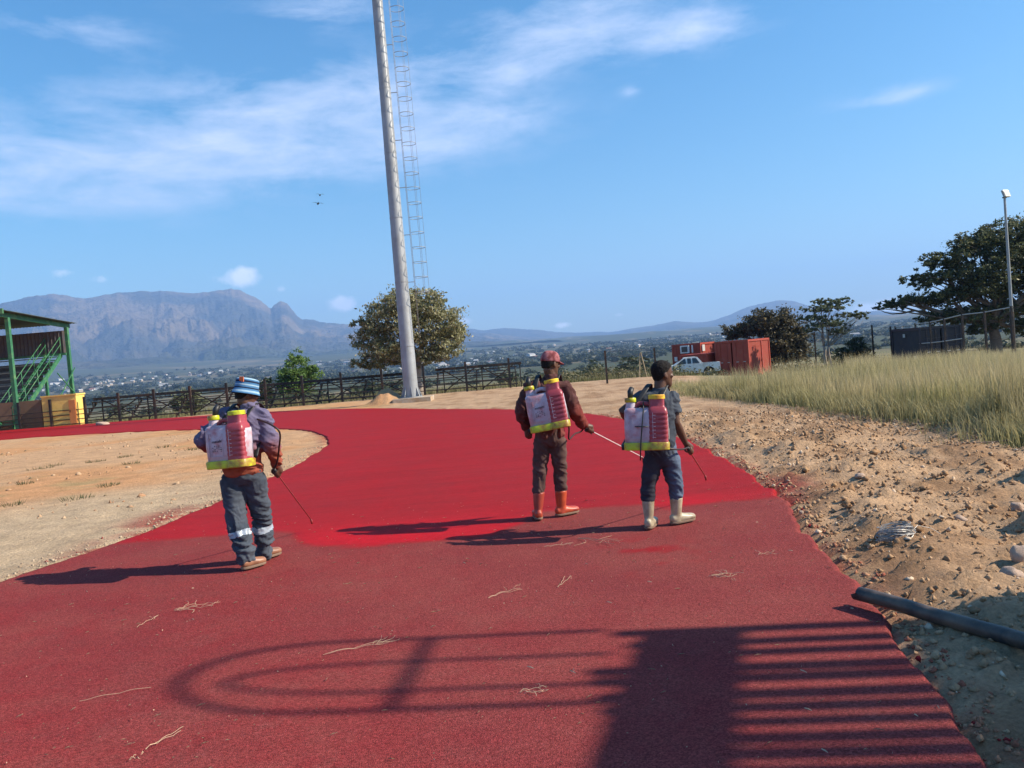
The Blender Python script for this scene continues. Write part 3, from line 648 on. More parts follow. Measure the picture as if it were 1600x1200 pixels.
# ================================================================ white pickup
pk = empty('pickup_truck', (12.3, 55.4, gz(12.3, 55.4)-.04), 'small white pickup parked before the red containers', 'pickup'); pk.rotation_euler.z = math.radians(-10)
def prism(mb, prof, x0, x1, taper=1.0, ztop=None):
    """side profile (y,z) run across the width; taper narrows points above ztop"""
    vs = []
    for s_ in (x0, x1):
        for (y, z) in prof:
            k = 1.0 if (ztop is None or z <= ztop) else taper; vs.append((y, s_*k, z))
    n = len(prof); return mb.add(vs, [tuple(range(n))[::-1], tuple(range(n, 2*n))]+[(i, (i+1) % n, n+(i+1) % n, n+i) for i in range(n)])
# nose at -X, tail at +X
low = [(-2.05, .34), (-2.1, .55), (-2.0, .78), (-1.2, .92), (-.95, .95), (.62, .95), (.66, .98), (2.05, .98), (2.08, .5), (2.0, .34)]
prism(MB(), low, -.81, .81, .97, .8).obj('body', M_car, pk)
cab = [(-1.05, .93), (-.35, 1.40), (-.2, 1.43), (.45, 1.43), (.6, 1.40), (.95, .96)]
prism(MB(), cab, -.74, .74, .84, 1.2).obj('cab', M_car, pk)
for s_ in (-1, 1):
    def side(pts, nm):
        vs = [(y, s_*(.765-.13*max(0, (z-.95)/.45)), z) for y, z in pts]; vs += [(y, s_*(.75-.13*max(0, (z-.95)/.45)), z) for y, z in pts]
        n = len(pts); MB().add(vs, [tuple(range(n)), tuple(range(n, 2*n))[::-1]]+[(i, (i+1) % n, n+(i+1) % n, n+i) for i in range(n)]).obj(nm, M_glass, pk)
    side([(-.82, .99), (-.33, 1.34), (-.22, 1.36), (-.18, .99)], 'window'); side([(-.1, .99), (-.1, 1.36), (.14, 1.36), (.16, .99)], 'window'); side([(.24, .99), (.24, 1.36), (.5, 1.35), (.72, .99)], 'window')
    for wx in (-1.3, 1.3):
        MB().cyl((wx, s_*.815, .36), (wx, s_*.60, .36), .37, 20).obj('wheel_arch', M_black, pk)
        w_ = MB().cyl((wx, s_*.83, .29), (wx, s_*.64, .29), .29, 20).obj('wheel', M_tyre, pk); MB().cyl((wx, s_*.845, .29), (wx, s_*.80, .29), .17, 14).obj('rim', M_galv, w_)
    MB().box((2.07, s_*.68, .78), (.04, .14, .28)).obj('tail_lamp', M_lamp, pk)
    MB().box((-2.06, s_*.6, .68), (.08, .3, .14)).obj('headlight', M_glass, pk)
    MB().box((.05, s_*.815, .8), (.14, .02, .03)).obj('door_handle', M_black, pk)
    MB().box((-.62, s_*.88, 1.02), (.1, .16, .12)).obj('mirror', M_black, pk)
MB().box((2.11, 0, .44), (.08, 1.5, .16)).obj('bumper', M_black, pk); MB().box((-2.12, 0, .44), (.08, 1.5, .2)).obj('bumper', M_black, pk)
MB().box((2.085, 0, .76), (.02, 1.2, .38)).obj('tailgate', M_car, pk); MB().box((2.1, 0, .62), (.01, .42, .1)).obj('number_plate', M_railw, pk)
MB().add([(-1.0, -.6, .97), (-.37, -.54, 1.39), (-.37, .54, 1.39), (-1.0, .6, .97), (-.98, -.6, .95), (-.35, -.54, 1.37), (-.35, .54, 1.37), (-.98, .6, .95)], [(0, 1, 2, 3), (7, 6, 5, 4), (0, 4, 5, 1), (1, 5, 6, 2), (2, 6, 7, 3), (3, 7, 4, 0)]).obj('windscreen', M_glass, pk)
MB().box((1.3, 0, .965), (1.3, 1.35, .04)).obj('bed_liner', M_black, pk)

# ================================================================ wire fence on the right
wf = empty('wire_fence', (18, 46, -.4), 'tall wire fence on dark posts around the grass field', 'fence')
wp = []
for (q, t_, Y) in [(945, 548, 40), (1022, 543, 47), (1272, 519, 60), (1362, 508, 56), (1391, 510, 53.5), (1399, 510, 52.5), (1430, 505, 49), (1453, 502, 46.5), (1475, 497, 43.5), (1503, 490, 41), (1538, 486, 39.5), (1580, 478, 38), (1660, 468, 35), (1800, 455, 31)]:
    p = D(q, t_, Y); wp.append((V(p.x, p.y, gz(p.x, p.y)), p.z))
wl_ = wf.location
for p, top in wp: MB().bar(p-wl_+V(0, 0, -.2), V(p.x, p.y, top)-wl_, .09, .09).obj('post', M_black, wf)
for (i, j) in [(0, 1), (2, 3), (3, 4), (5, 6), (6, 7), (7, 8), (8, 9), (9, 10), (10, 11), (11, 12), (12, 13)]:
    (a, ta), (b, tb) = wp[i], wp[j]
    for f in (.96, .8, .64, .48, .32, .16):
        MB().tube([V(a.x, a.y, a.z+(ta-a.z)*f)-wl_, V(b.x, b.y, b.z+(tb-b.z)*f)-wl_], .006, 4).obj('wire', M_black, wf)
    if 5 <= i <= 10:
        for f in ((.98, .55, .1) if i < 9 else (.98,)):
            MB().tube([V(a.x, a.y, a.z+(ta-a.z)*f)-wl_, V(b.x, b.y, b.z+(tb-b.z)*f)-wl_], .028, 6).obj('rail', M_railw, wf)
# two pale stakes by that fence
stk = empty('stake_pair', G(1003, 590), 'two pale wooden stakes leaning together behind the field path', 'stakes')
sp = D(1003, 583, 48); stk.location = (sp.x, sp.y, gz(sp.x, sp.y))
MB().tube([(-.18, 0, -.1), (-.03, .05, 1.45)], .035, 7).obj('stake', M_wood, stk); MB().tube([(.32, .1, -.1), (.02, 0, 1.5)], .03, 7).obj('stake', M_wood, stk); MB().tube([(.1, .1, .9), (.2, .1, .92)], .02, 6).obj('tie', M_wood, stk)

# ================================================================ floodlight pole on the right
lp = D(1585, 560, 44); lp = empty('floodlight_pole', (lp.x, lp.y, gz(lp.x, lp.y)), 'slim grey pole with a square floodlight before the big tree', 'floodlight pole')
tp = D(1570, 308, 44).z-lp.location.z
MB().tube([(0, 0, -.1), (0, 0, 2.9)], [.11, .11], 14).obj('lower_tube', M_black, lp, True, 40); MB().tube([(0, 0, 2.8), (0, 0, tp)], [.085, .06], 14).obj('pole', M_galv, lp, True, 40)
fl_ = MB().box((.05, -.05, tp+.18), (.42, .12, .40), Matrix.Rotation(.35, 3, 'Z') @ Matrix.Rotation(-.35, 3, 'X')).obj('lamp_housing', M_galv, lp)
MB().box((.07, -.125, tp+.155), (.36, .02, .33), Matrix.Rotation(.35, 3, 'Z') @ Matrix.Rotation(-.35, 3, 'X')).obj('lens', M_railw, fl_)
MB().bar((-.12, 0, tp-.02), (.12, 0, tp-.02), .05, .06).obj('bracket', M_black, lp)

# ================================================================ barred gate just right of the camera (its shadow crosses the track)
GX0 = 7.6
gt = empty('shadow_frame', (GX0, 4.0, 0), 'tall arched steel frame right of the camera throwing its barred shadow', 'shadow_caster')
def gc(c_, xs, off=0.):                              # point of the frame's slanted plane whose shadow falls at xs on line c_
    x = GX0+.29*(c_-4); return Vector((x-GX0, (c_-.113*x)/.9936-4.0, max(0, (x-xs)/1.367)+off))
def ge(c_): x = GX0+.29*(c_-4); return Vector((x-GX0, (c_-.113*x)/.9936-4.0, -.1))
for c_ in (4.52, 4.36, 3.84, 3.70, 3.56, 3.41, 3.28, 3.14, 3.0, 2.86):
    MB().cyl(ge(c_), gc(c_, .55 if c_ > 4 else .30), .044+.022*((c_*37.7) % 1), 10).obj('bar', M_black, gt, True)
for c_ in (4.16, 4.03): MB().cyl(ge(c_), gc(c_, .3), .06, 10).obj('stile', M_black, gt, True)
MB().bar(gc(2.8, .33), gc(4.70, .92), .06, .40).obj('top_panel', M_black, gt)
MB().bar(gc(2.8, 2.15), gc(4.66, 2.66), .06, .80).obj('mid_panel', M_black, gt)  # solid sheet added to shade the dirt at lower right
for (ca, cb, rr_, tip) in ((3.80, 4.79, .027, -2.05), (4.02, 4.42, .022, -1.75)):
    cm_, hw = (ca+cb)/2, (cb-ca)/2; dz = .62
    MB().tube([gc(ca, .4), gc(ca, tip, -dz)]+[gc(cm_-hw*math.cos(t), tip, -dz+dz*math.sin(t)) for t in np.linspace(.15, math.pi-.15, 14)]+[gc(cb, tip, -dz), gc(cb, .4)], rr_, 8).obj('arch', M_black, gt, True)
MB().bar(gc(3.8, -.75), gc(4.79, -.65), .03, .05).obj('arch_rail', M_black, gt)
for c_ in (4.72, 2.74): MB().bar(ge(c_), gc(c_, .5), .10, .10).obj('frame_post', M_black, gt)

# ================================================================ two birds
def bird(px, py, Y, span, dih, bank, label):
    p = D(px, py, Y); b = empty('bird', p, label, 'bird', 'birds circling high above the track'); k = span/2
    mb = MB(); mb.ball((0, 0, 0), (.045*span*2, .16*span*2, .045*span*2), 8, 6); mb.ball((0, .17*span*2, .02), (.03*span*2,)*3, 8, 5); mb.add([(-.03*span, -.3*span, 0), (.03*span, -.3*span, 0), (.07*span, -.5*span, 0), (-.07*span, -.5*span, 0), (0, -.35*span, .02)], [(0, 1, 2, 3), (0, 4, 1), (1, 4, 2), (2, 4, 3), (3, 4, 0)])
    mb.obj('body', M_bird, b, True)
    for s_ in (-1, 1):
        q = [(0, .14, .02), (s_*.5*k, .16, dih*.5*k), (s_*k, .0, dih*.2*k), (s_*.55*k, -.08, dih*.42*k), (0, -.1, .02)]
        vs = [Vector(a)+V(0, 0, t) for t in (0, -.015) for a in q]
        MB().add(vs, [(0, 1, 3, 4), (1, 2, 3), (9, 8, 6, 5), (8, 7, 6)]+[(i, (i+1) % 5, 5+(i+1) % 5, 5+i) for i in range(5)]).obj('wing', M_bird, b)
    b.rotation_euler = (0, bank, math.radians(20)); return b
M_bird = mat('bird_feathers', (.06, .055, .055), .9, .2, 10)
bird(500, 305, 110, 1.1, .9, .08, 'small dark bird with arched wings, upper of the two'); bird(497, 318, 105, 1.45, .4, .12, 'small dark bird gliding on flat wings, lower of the two')
# ================================================================ leaves, grass and trees
def leaf_material(name, rough=.55, trans=.3): return mat(name, None, rough, .0, spec=.35, trans=trans)
M_leaf = leaf_material('leaves'); M_bark = mat('bark', (.17, .13, .10), .95, .3, 9, .7, 30); M_barkp = mat('pale_bark', (.30, .25, .21), .95, .25, 9, .6, 30)
M_blade = leaf_material('grass_blades', .7, .35)
def leaves_mesh(name, P, size, cols, aspect=.45, droop=.3, seed=0, mixp=None):
    """one diamond leaf at each point of P"""
    r = np.random.default_rng(seed); n = len(P); a = r.uniform(0, 2*np.pi, n); e = r.normal(-droop, .5, n)
    d = np.stack([np.cos(a)*np.cos(e), np.sin(a)*np.cos(e), np.sin(e)], 1)
    w = np.cross(d, r.normal(size=(n, 3))); w /= np.linalg.norm(w, axis=1)[:, None]+1e-9
    s = (size*r.uniform(.6, 1.35, n))[:, None]; nrm = np.cross(d, w)
    v = np.stack([P-d*s*.5, P+w*s*aspect*.5+nrm*s*.08, P+d*s*.5, P-w*s*aspect*.5+nrm*s*.08], 1).reshape(-1, 3)
    q = np.arange(n*4).reshape(n, 4)
    c0, c1 = np.array(cols[0]), np.array(cols[1]); t = r.uniform(0, 1, n)**1.2
    if mixp is not None: t = np.clip(t*.55+mixp*.6, 0, 1)
    c = c0[None]*(1-t[:, None])+c1[None]*t[:, None]
    if len(cols) > 2:
        k = r.uniform(0, 1, n) < cols[3]; c[k] = np.array(cols[2])
    return np_mesh(name, v, q, mat=M_leaf, col=np.repeat(c, 4, 0))
def branch(mb, a, b, ra, rb, rnd, k=5, bend=.12):
    a, b = Vector(a), Vector(b); L = (b-a).length; pts, rr = [], []
    o1 = Vector((rnd.gauss(0, 1), rnd.gauss(0, 1), rnd.gauss(0, .5)))*L*bend
    for i in range(k+1):
        t = i/k; pts.append(a.lerp(b, t)+o1*math.sin(math.pi*t)+Vector((rnd.gauss(0, 1), rnd.gauss(0, 1), 0))*L*.015*(0 < i < k)); rr.append(ra+(rb-ra)*t)
    mb.tube(pts, rr, 8); return pts
def tree(name, label, base, fork_z, clumps, r_trunk, nl, size, cols, seed, bark=None, cat='tree', group=None, droop=.3, trunk_to=None, hollow=.55, aspect=.45, stems=1):
    """clumps: (dx, dy, z, rx, ry, rz) foliage masses relative to the base"""
    rnd = random.Random(seed); r = np.random.default_rng(seed)
    e = empty(name, base, label, cat, group); mb = MB(); fk = Vector(trunk_to or (0, 0, fork_z))
    starts = []
    for s_ in range(stems):
        off = Vector((rnd.uniform(-.3, .3), rnd.uniform(-.2, .2), 0)) if stems > 1 else Vector((0, 0, 0))
        f2 = fk+off*2.0
        pts = branch(mb, off+V(0, 0, -.15), f2, r_trunk*1.25, r_trunk*.8, rnd, 6, .03); starts.append(f2)
    sub = []
    for (dx, dy, z, rx, ry, rz) in clumps:
        f2 = min(starts, key=lambda q: (q-V(dx, dy, z)).length)
        pp = branch(mb, f2, (dx*.85, dy*.85, z-rz*.15), r_trunk*.55, r_trunk*.12, rnd, 6, .1)
        for j in range(5):
            a = pp[rnd.randint(2, 5)]; tgt = Vector((dx+rnd.uniform(-.8, .8)*rx, dy+rnd.uniform(-.8, .8)*ry, z+rnd.uniform(-.5, .8)*rz)); branch(mb, a, tgt, r_trunk*.2, r_trunk*.04, rnd, 4, .1)
            sub.append(tgt)
    mb.obj('trunk', bark or M_bark, e, True)
    vol = np.array([c_[3]*c_[4]+c_[3]*c_[5] for c_ in clumps]); share = (vol/vol.sum()*nl).astype(int); P, mixp = [], []
    for (dx, dy, z, rx, ry, rz), n in zip(clumps, share):
        nt = max(14, int(n/34)); u = r.normal(size=(nt, 3)); u /= np.linalg.norm(u, axis=1)[:, None]      # twigs, then leaves round each twig
        rad = r.uniform(hollow**3, 1, nt)**(1/3.); tw = u*rad[:, None]*(1+.22*r.normal(size=(nt, 1)))
        tw = tw*np.array([rx, ry, rz])+np.array([dx, dy, z]); k = r.integers(0, nt, n)
        sp = .14*min(rx, rz)*r.uniform(.5, 1.8, nt)[k][:, None]
        p = tw[k]+r.normal(size=(n, 3))*sp*np.array([1.1, 1.1, .7]); P.append(p); mixp.append((r.uniform(0, 1, nt)[k]))
    P = np.concatenate(P); mixp = np.concatenate(mixp)
    link('crown', leaves_mesh('crown', P, size, cols, aspect, droop, seed, mixp), e); return e
def at(px, Y):
    p = D(px, 600, Y); return V(p.x, Y, gz(p.x, Y)-.02)
OL = [(.115, .125, .055), (.31, .295, .15), (.42, .38, .24), .2]
DK = [(.032, .044, .024), (.115, .13, .055), (.25, .22, .08), .08]
tree('round_tree', 'rounded olive brown leafy tree behind the mast', V(-5.3, 46.2, gz(-5.3, 46.2)), 1.9,
     [(-.6, 0, 5.3, 1.25, 1.4, 1.0), (.8, .2, 5.0, 1.2, 1.4, .95), (-1.9, 0, 4.6, 1.1, 1.3, 1.0), (1.8, 0, 4.1, .9, 1.2, .9), (-2.7, .1, 3.4, 1.0, 1.2, .8), (.1, -.6, 3.9, 1.4, 1.2, 1.0), (1.7, .2, 2.9, 1.0, 1.2, .7), (-1.5, -.4, 2.9, 1.1, 1.1, .7), (-2.6, 0, 2.2, 1.1, 1.0, .45), (.9, -.3, 2.2, 1.1, 1.0, .5), (2.2, .3, 3.4, .7, .9, .6), (-.6, .3, 2.0, 1.0, 1.0, .45), (-3.0, 0, 4.3, .5, .6, .4)],
     .2, 32000, .18, OL, 11, M_barkp, droop=.55)
tree('green_tree', 'bright green small tree behind the bleacher', at(462, 54), 1.2, [(0, 0, 2.6, .8, .8, .9), (.75, 0, 1.9, .8, .8, .65), (-.7, 0, 1.7, .7, .8, .6), (.1, 0, 3.2, .45, .5, .4), (1.25, 0, 2.4, .4, .5, .35), (-.1, 0, 1.3, 1.0, .9, .5)], .09, 9000, .17, [(.05, .11, .025), (.18, .28, .07)], 12)
tree('dark_shrub', 'small dark leafy shrub left of the green tree', at(414, 53), .5, [(0, 0, 1.2, .45, .45, .5), (.2, 0, 1.8, .25, .3, .3), (-.25, 0, .9, .4, .4, .35)], .05, 2000, .15, [(.02, .035, .02), (.06, .085, .04)], 13, cat='shrub')
tree('grey_green_shrub', 'pale grey green rounded shrub behind the fence on the left', at(292, 58), .5, [(0, 0, 1.1, 1.0, .9, .7), (.7, 0, .9, .6, .6, .5), (-.7, 0, .8, .6, .6, .5), (.2, 0, 1.6, .5, .5, .3)], .06, 4500, .17, [(.10, .115, .055), (.26, .27, .15)], 14, cat='shrub')
tree('shade_tree', 'dark leafy tree right behind the red containers', at(1208, 66), 2.0,
     [(-2.2, 0, 3.6, 1.5, 1.3, .55), (-.6, 0, 4.2, 1.5, 1.5, .9), (1.2, 0, 3.8, 1.4, 1.5, 1.0), (.6, -.4, 2.4, 1.7, 1.4, 1.1), (1.6, 0, 1.5, 1.5, 1.3, 1.0), (-.3, 0, 1.3, 1.3, 1.2, .9), (-3.2, 0, 3.2, .7, .8, .35), (2.3, 0, 2.6, .9, 1.0, .9)], .2, 26000, .24, [(.03, .034, .028), (.11, .095, .055), (.28, .21, .08), .10], 15)
tree('thorn_tree', 'airy feathery thorn tree standing right of the containers', at(1303, 58), 1.9,
     [(-.4, 0, 4.6, 1.6, 1.3, .28), (.5, 0, 5.0, 1.1, 1.1, .26), (-1.2, 0, 4.0, 1.1, 1.0, .24), (1.6, 0, 4.0, 1.2, 1.0, .22), (0, 0, 3.5, 1.3, 1.1, .3), (-1.4, 0, 3.3, .7, .8, .28), (.6, 0, 2.9, .9, .8, .3), (2.4, 0, 3.75, .6, .6, .14), (-.6, 0, 5.2, .7, .7, .2)], .12, 16000, .14, [(.06, .085, .055), (.18, .2, .10)], 16, M_barkp, hollow=.2, droop=.1, stems=2)
tree('dark_bush', 'round dark green bush below the thorn tree', at(1338, 56), .5, [(0, 0, 1.4, .9, .9, .75), (.7, 0, 1.0, .7, .8, .6), (-.7, 0, 1.1, .6, .7, .6), (.2, 0, 1.9, .6, .6, .4)], .07, 5500, .17, [(.016, .028, .016), (.06, .075, .03)], 17, cat='bush')
tree('acacia_tree', 'large dark spreading tree at the right edge behind the fence', at(1560, 54), 2.6,
     [(-.6, 0, 8.0, 2.2, 2.0, .75), (1.6, 0, 8.6, 2.4, 2.2, .9), (-2.8, 0, 7.0, 1.8, 1.6, .6), (-4.4, 0, 5.9, 1.5, 1.3, .5), (-2.0, -.6, 5.9, 2.2, 1.8, .8), (.8, -.6, 6.8, 2.4, 2.0, 1.0), (3.6, 0, 7.2, 2.4, 2.2, 1.2), (-5.9, 0, 4.5, 1.5, 1.2, .38), (-3.4, -.2, 4.6, 2.0, 1.6, .6), (-.4, -.5, 5.0, 2.4, 1.8, .8), (2.8, -.5, 5.2, 2.6, 2.0, 1.0), (-2.2, 0, 3.3, 1.9, 1.5, .65), (.6, 0, 3.4, 2.0, 1.6, .7), (3.4, 0, 3.5, 2.2, 1.8, .8), (-7.4, 0, 4.25, .8, .7, .22), (-4.0, 0, 3.2, 1.2, 1.1, .45), (5.2, 0, 5.4, 2.0, 2.0, 1.2), (-1.0, 0, 2.3, 1.2, 1.2, .5), (2.2, 0, 2.2, 1.5, 1.4, .6)],
     .36, 72000, .21, DK, 18, hollow=.35, droop=.2)
def scrub(name, label, spots, n, size, cols, seed):
    r = np.random.default_rng(seed); P = []; Z0 = hz([q[0] for q in spots], [q[1] for q in spots])
    for (x, y, rr, hh), z0 in zip(spots, Z0):
        k = max(20, int(n*rr*rr*hh)); u = r.normal(size=(k, 3)); u /= np.linalg.norm(u, axis=1)[:, None]; u *= r.uniform(.3, 1, (k, 1))
        u[:, 2] = np.abs(u[:, 2])
        P.append(np.stack([x+u[:, 0]*rr, y+u[:, 1]*rr, z0+u[:, 2]*hh*r.uniform(.5, 1.1, k)], 1))
    o = link(name, leaves_mesh(name, np.concatenate(P), size, cols, .4, -.2, seed)); return tag(o, label, kind='stuff')
sr = random.Random(5)
scrub('scrub', 'dry green scrub growing beyond the wire fence', [(x, y, sr.uniform(.6, 1.5), sr.uniform(.5, 1.15)) for x, y in [(sr.uniform(2, 13), sr.uniform(50, 66)) for _ in range(46)]] +
      [(sr.uniform(17, 40), sr.uniform(60, 80), sr.uniform(.6, 1.6), sr.uniform(.5, 1.3)) for _ in range(60)] + [(sr.uniform(-45, -2), sr.uniform(62, 120), sr.uniform(.5, 1.5), sr.uniform(.3, 1.0)) for _ in range(40)], 260, .2, [(.05, .06, .025), (.17, .16, .075), (.24, .19, .1), .2], 21)
scrub('roadside_trees', 'belt of dark trees and bushes dotted across the valley', [(x, y, sr.uniform(2, 5), sr.uniform(2, 5)) for x, y in [(math.sin(a)*q, math.cos(a)*q) for a, q in [(sr.uniform(-.66, .62), sr.uniform(150, 700)) for _ in range(150)]]], 4.2, 1.6, [(.03, .04, .02), (.09, .1, .045)], 22)
scrub('valley_woods', 'far trees scattered through the valley town', [(x, y, sr.uniform(5, 15), sr.uniform(4, 10)) for x, y in [(math.sin(a)*q, math.cos(a)*q) for a, q in [(sr.uniform(-.68, .62), sr.uniform(800, 3200)) for _ in range(2400)]]], .06, 7, [(.03, .04, .022), (.075, .085, .045)], 23)

# ---------------------------------------------------------------- houses of the valley town
M_hw = [mat('house_white', (.55, .53, .50), .9, .1, .3), mat('house_tan', (.42, .33, .24), .9, .1, .3), mat('house_grey', (.5, .5, .5), .8, .1, .3)]
M_hr = [mat('house_roof_grey', (.30, .29, .29), .7, .1, .3), mat('house_roof_rust', (.22, .10, .07), .8, .1, .3), mat('house_roof_white', (.5, .5, .5), .5, .1, .3)]
hv = []
for i in range(6):
    w, l, h = [(8, 11, 3.2), (7, 9, 3), (9, 14, 3.5), (6, 8, 2.8), (8, 10, 5.5), (12, 22, 5)][i]
    mb = MB(); mb.box((0, 0, h/2-.4), (w, l, h+.8)); nb = len(mb.f); g = w*.22
    mb.add([(-w/2-.4, -l/2-.4, h), (w/2+.4, -l/2-.4, h), (w/2+.4, l/2+.4, h), (-w/2-.4, l/2+.4, h), (0, -l/2-.4, h+g), (0, l/2+.4, h+g)], [(0, 4, 5, 3), (1, 2, 5, 4), (0, 1, 4), (2, 3, 5), (0, 3, 2, 1)])
    me = mb.mesh('house'); me.materials.append(M_hw[i % 3]); me.materials.append(M_hr[(i+1) % 3])
    me.polygons.foreach_set('material_index', np.array([0]*nb+[1]*(len(me.polygons)-nb), np.int32)); hv.append(me)
hr_ = random.Random(77); cl = [(hr_.uniform(-.60, .40), hr_.uniform(1200, 3000)) for _ in range(34)]
hp = []
while len(hp) < 285:
    a, q = hr_.choice(cl); a += hr_.gauss(0, .05); q += hr_.gauss(0, 170)
    if q < 950 or not (-.66 < a < .46): continue
    hp.append((math.sin(a)*q, math.cos(a)*q))
hxs = np.array(hp); hzs = hz(hxs[:, 0], hxs[:, 1])
for (x, y), z in zip(hp, hzs):
    o = link('house', hr_.choice(hv)); o.location = (x, y, z); o.rotation_euler.z = hr_.uniform(0, 3.14); s_ = hr_.uniform(.55, 1.0); o.scale = (s_, s_, s_)
    tag(o, 'tiny pale house among many in the hazy valley town', 'house', 'houses of the far valley town')

# ---------------------------------------------------------------- tall dry grass
def grass(name, label, pts, hmin, hmax, wid, base_c, tip_c, seed, lean=.35):
    r = np.random.default_rng(seed); n = len(pts); z = hz(pts[:, 0], pts[:, 1]); hgt_ = r.uniform(hmin, hmax, n)*(.38+1.15*fbm(pts[:, 0]*.9, pts[:, 1]*.9, o=3, seed=seed))
    a = r.uniform(0, 2*np.pi, n); la = r.uniform(.05, lean, n)*hgt_; ca, sa = np.cos(a), np.sin(a); wx, wy = -sa*wid, ca*wid
    def L(f, k, s): return np.stack([pts[:, 0]+ca*la*k+s*wx, pts[:, 1]+sa*la*k+s*wy, z+hgt_*f], 1)
    sc = r.uniform(.7, 1.4, n); wx, wy = wx*sc, wy*sc
    v = np.stack([L(0, 0, -.5)-np.array([0, 0, .03]), L(0, 0, .5)-np.array([0, 0, .03]), L(.55, .3, -.42), L(.55, .3, .42), L(1, 1, 0)], 1).reshape(-1, 3)
    i0 = np.arange(n)*5; q = np.stack([i0, i0+1, i0+3, i0+2], 1); t = np.stack([i0+2, i0+3, i0+4], 1)
    k = r.uniform(.75, 1.25, n)[:, None]; gmix = np.clip(fbm(pts[:, 0]*.35, pts[:, 1]*.35, o=3, seed=seed+2)*1.6-.3, 0, 1)[:, None]
    cb = (np.array(base_c)*gmix+np.array(tip_c)*.7*(1-gmix))*k; ct = np.array(tip_c)*k; cm = cb*.62+ct*.38
    c = np.stack([cb, cb, cm, cm, ct], 1).reshape(-1, 3)
    return tag(link(name, np_mesh(name, v, q, t, mat=M_blade, col=c)), label, kind='stuff')
gr_ = np.random.default_rng(31)
def gedge(y): return np.interp(y, [2, 10.3, 12.3, 13.6, 14.6, 17.3, 20.8, 25.3, 31.7, 40, 60], [7.6, 6.9, 7.2, 7.3, 7.15, 7.05, 6.75, 6.15, 6.5, 9, 11])
def sample_grass(n, y0, y1, w):
    y = y0+(y1-y0)*gr_.uniform(0, 1, n)**1.15; x = gedge(y)+.35*(fbm(y*1.3, y*0, o=3, seed=9)-.5)*2+gr_.uniform(0, 1, n)**1.05*(w+.30*y)
    p = np.stack([x, y], 1); return p[(y < 27) | (x > .42*y)]
grass('tall_grass', 'tall dry grass with straw coloured tips filling the right field', np.concatenate([sample_grass(95000, 9.5, 30, 9), sample_grass(60000, 26, 60, 16)]), .36, .90, .010, (.20, .225, .06), (.56, .45, .25), 32)
eg = sample_grass(26000, 9.5, 32, 0); eg[:, 0] = gedge(eg[:, 1])+gr_.normal(0, .35, len(eg))+.1
grass('verge_grass', 'short green weedy grass along the edge of the tall grass', eg, .08, .42, .010, (.19, .21, .065), (.50, .42, .21), 33, .9)
fp = np.stack([gr_.uniform(-34, 12, 14000), gr_.uniform(47.5, 70, 14000)], 1)
grass('field_grass', 'olive field grass behind the far fence', fp, .15, .5, .03, (.11, .12, .04), (.26, .22, .11), 34, .6)
# weeds on the infield
wspots = [(63, 733), (85, 727), (150, 722), (195, 713), (205, 725), (120, 780), (20, 790), (255, 698), (300, 702), (40, 757), (170, 760)]
wr = np.random.default_rng(41)
for i, (a, b) in enumerate(wspots):
    p = G(a, b); z = gz(p.x, p.y); n = 70; e = V(p.x, p.y, z); r_ = wr.uniform(.12, .3)
    an = wr.uniform(0, 2*np.pi, n); rd = r_*np.sqrt(wr.uniform(0, 1, n)); bx, by = np.cos(an)*rd, np.sin(an)*rd; hh = wr.uniform(.02, .09, n); k = wr.uniform(.3, 1.2, n)
    v = np.stack([np.stack([bx-.006, by, 0*bx-.02], 1), np.stack([bx+.006, by, 0*bx-.02], 1), np.stack([bx+np.cos(an)*hh*k, by+np.sin(an)*hh*k, hh], 1)], 1).reshape(-1, 3)
    o = link('weed_tuft', np_mesh('weed_tuft', v, None, np.arange(n*3).reshape(n, 3), mat=M_blade, col=np.repeat(np.array([[.10, .115, .045]])*wr.uniform(.7, 1.6, (n, 1)), 3, 0))); o.location = e
    tag(o, 'small low tuft of green weeds on the sandy infield', 'weed', 'weed tufts on the infield')
# ================================================================ people and their sprayers
def remesh(mb, voxel, it=4, fac=.5):
    me = mb.mesh('tmp'); o = bpy.data.objects.new('tmp', me); C.objects.link(o)
    r = o.modifiers.new('r', 'REMESH'); r.mode = 'VOXEL'; r.voxel_size = voxel
    if it: s_ = o.modifiers.new('s', 'SMOOTH'); s_.factor = fac; s_.iterations = it
    dg = bpy.context.evaluated_depsgraph_get(); out = bpy.data.meshes.new_from_object(o.evaluated_get(dg))
    bpy.data.objects.remove(o); bpy.data.meshes.remove(me)
    out.polygons.foreach_set('use_smooth', np.ones(len(out.polygons), bool)); return out
def coords(me):
    v = np.empty(len(me.vertices)*3, np.float32); me.vertices.foreach_get('co', v); v = v.reshape(-1, 3).astype(float)
    n = np.empty(len(me.vertices)*3, np.float32); me.vertices.foreach_get('normal', n); return v, n.reshape(-1, 3).astype(float)
def wrinkle(me, amp, f=(5, 5, 10), seed=0, mask=None):
    """cloth folds: ridged noise, tighter along the limb than across it"""
    v, n = coords(me); w = (fbm(v[:, 0]*3, v[:, 1]*3, v[:, 2]*3, o=2, seed=seed)-.5)*1.4
    q = fbm(v[:, 0]*f[0]+w*2, v[:, 1]*f[1]-w, v[:, 2]*f[2]+w*4+v[:, 0]*9-v[:, 1]*5, o=4, seed=seed+3); rid = 1.7*np.clip(1-np.abs(2*q-1)*1.7, 0, 1)**2.2
    big = fbm(v[:, 0]*4, v[:, 1]*4, v[:, 2]*5, o=2, seed=seed+7)-.5
    d = amp*(rid-.62)*(.5+fbm(v[:, 0]*3, v[:, 1]*3, v[:, 2]*3, o=2, seed=seed+8)) + amp*1.2*big
    if mask is not None: d = d*mask(v)
    v = v+n*d[:, None]; me.vertices.foreach_set('co', v.astype(np.float32).ravel()); me.update(); return v
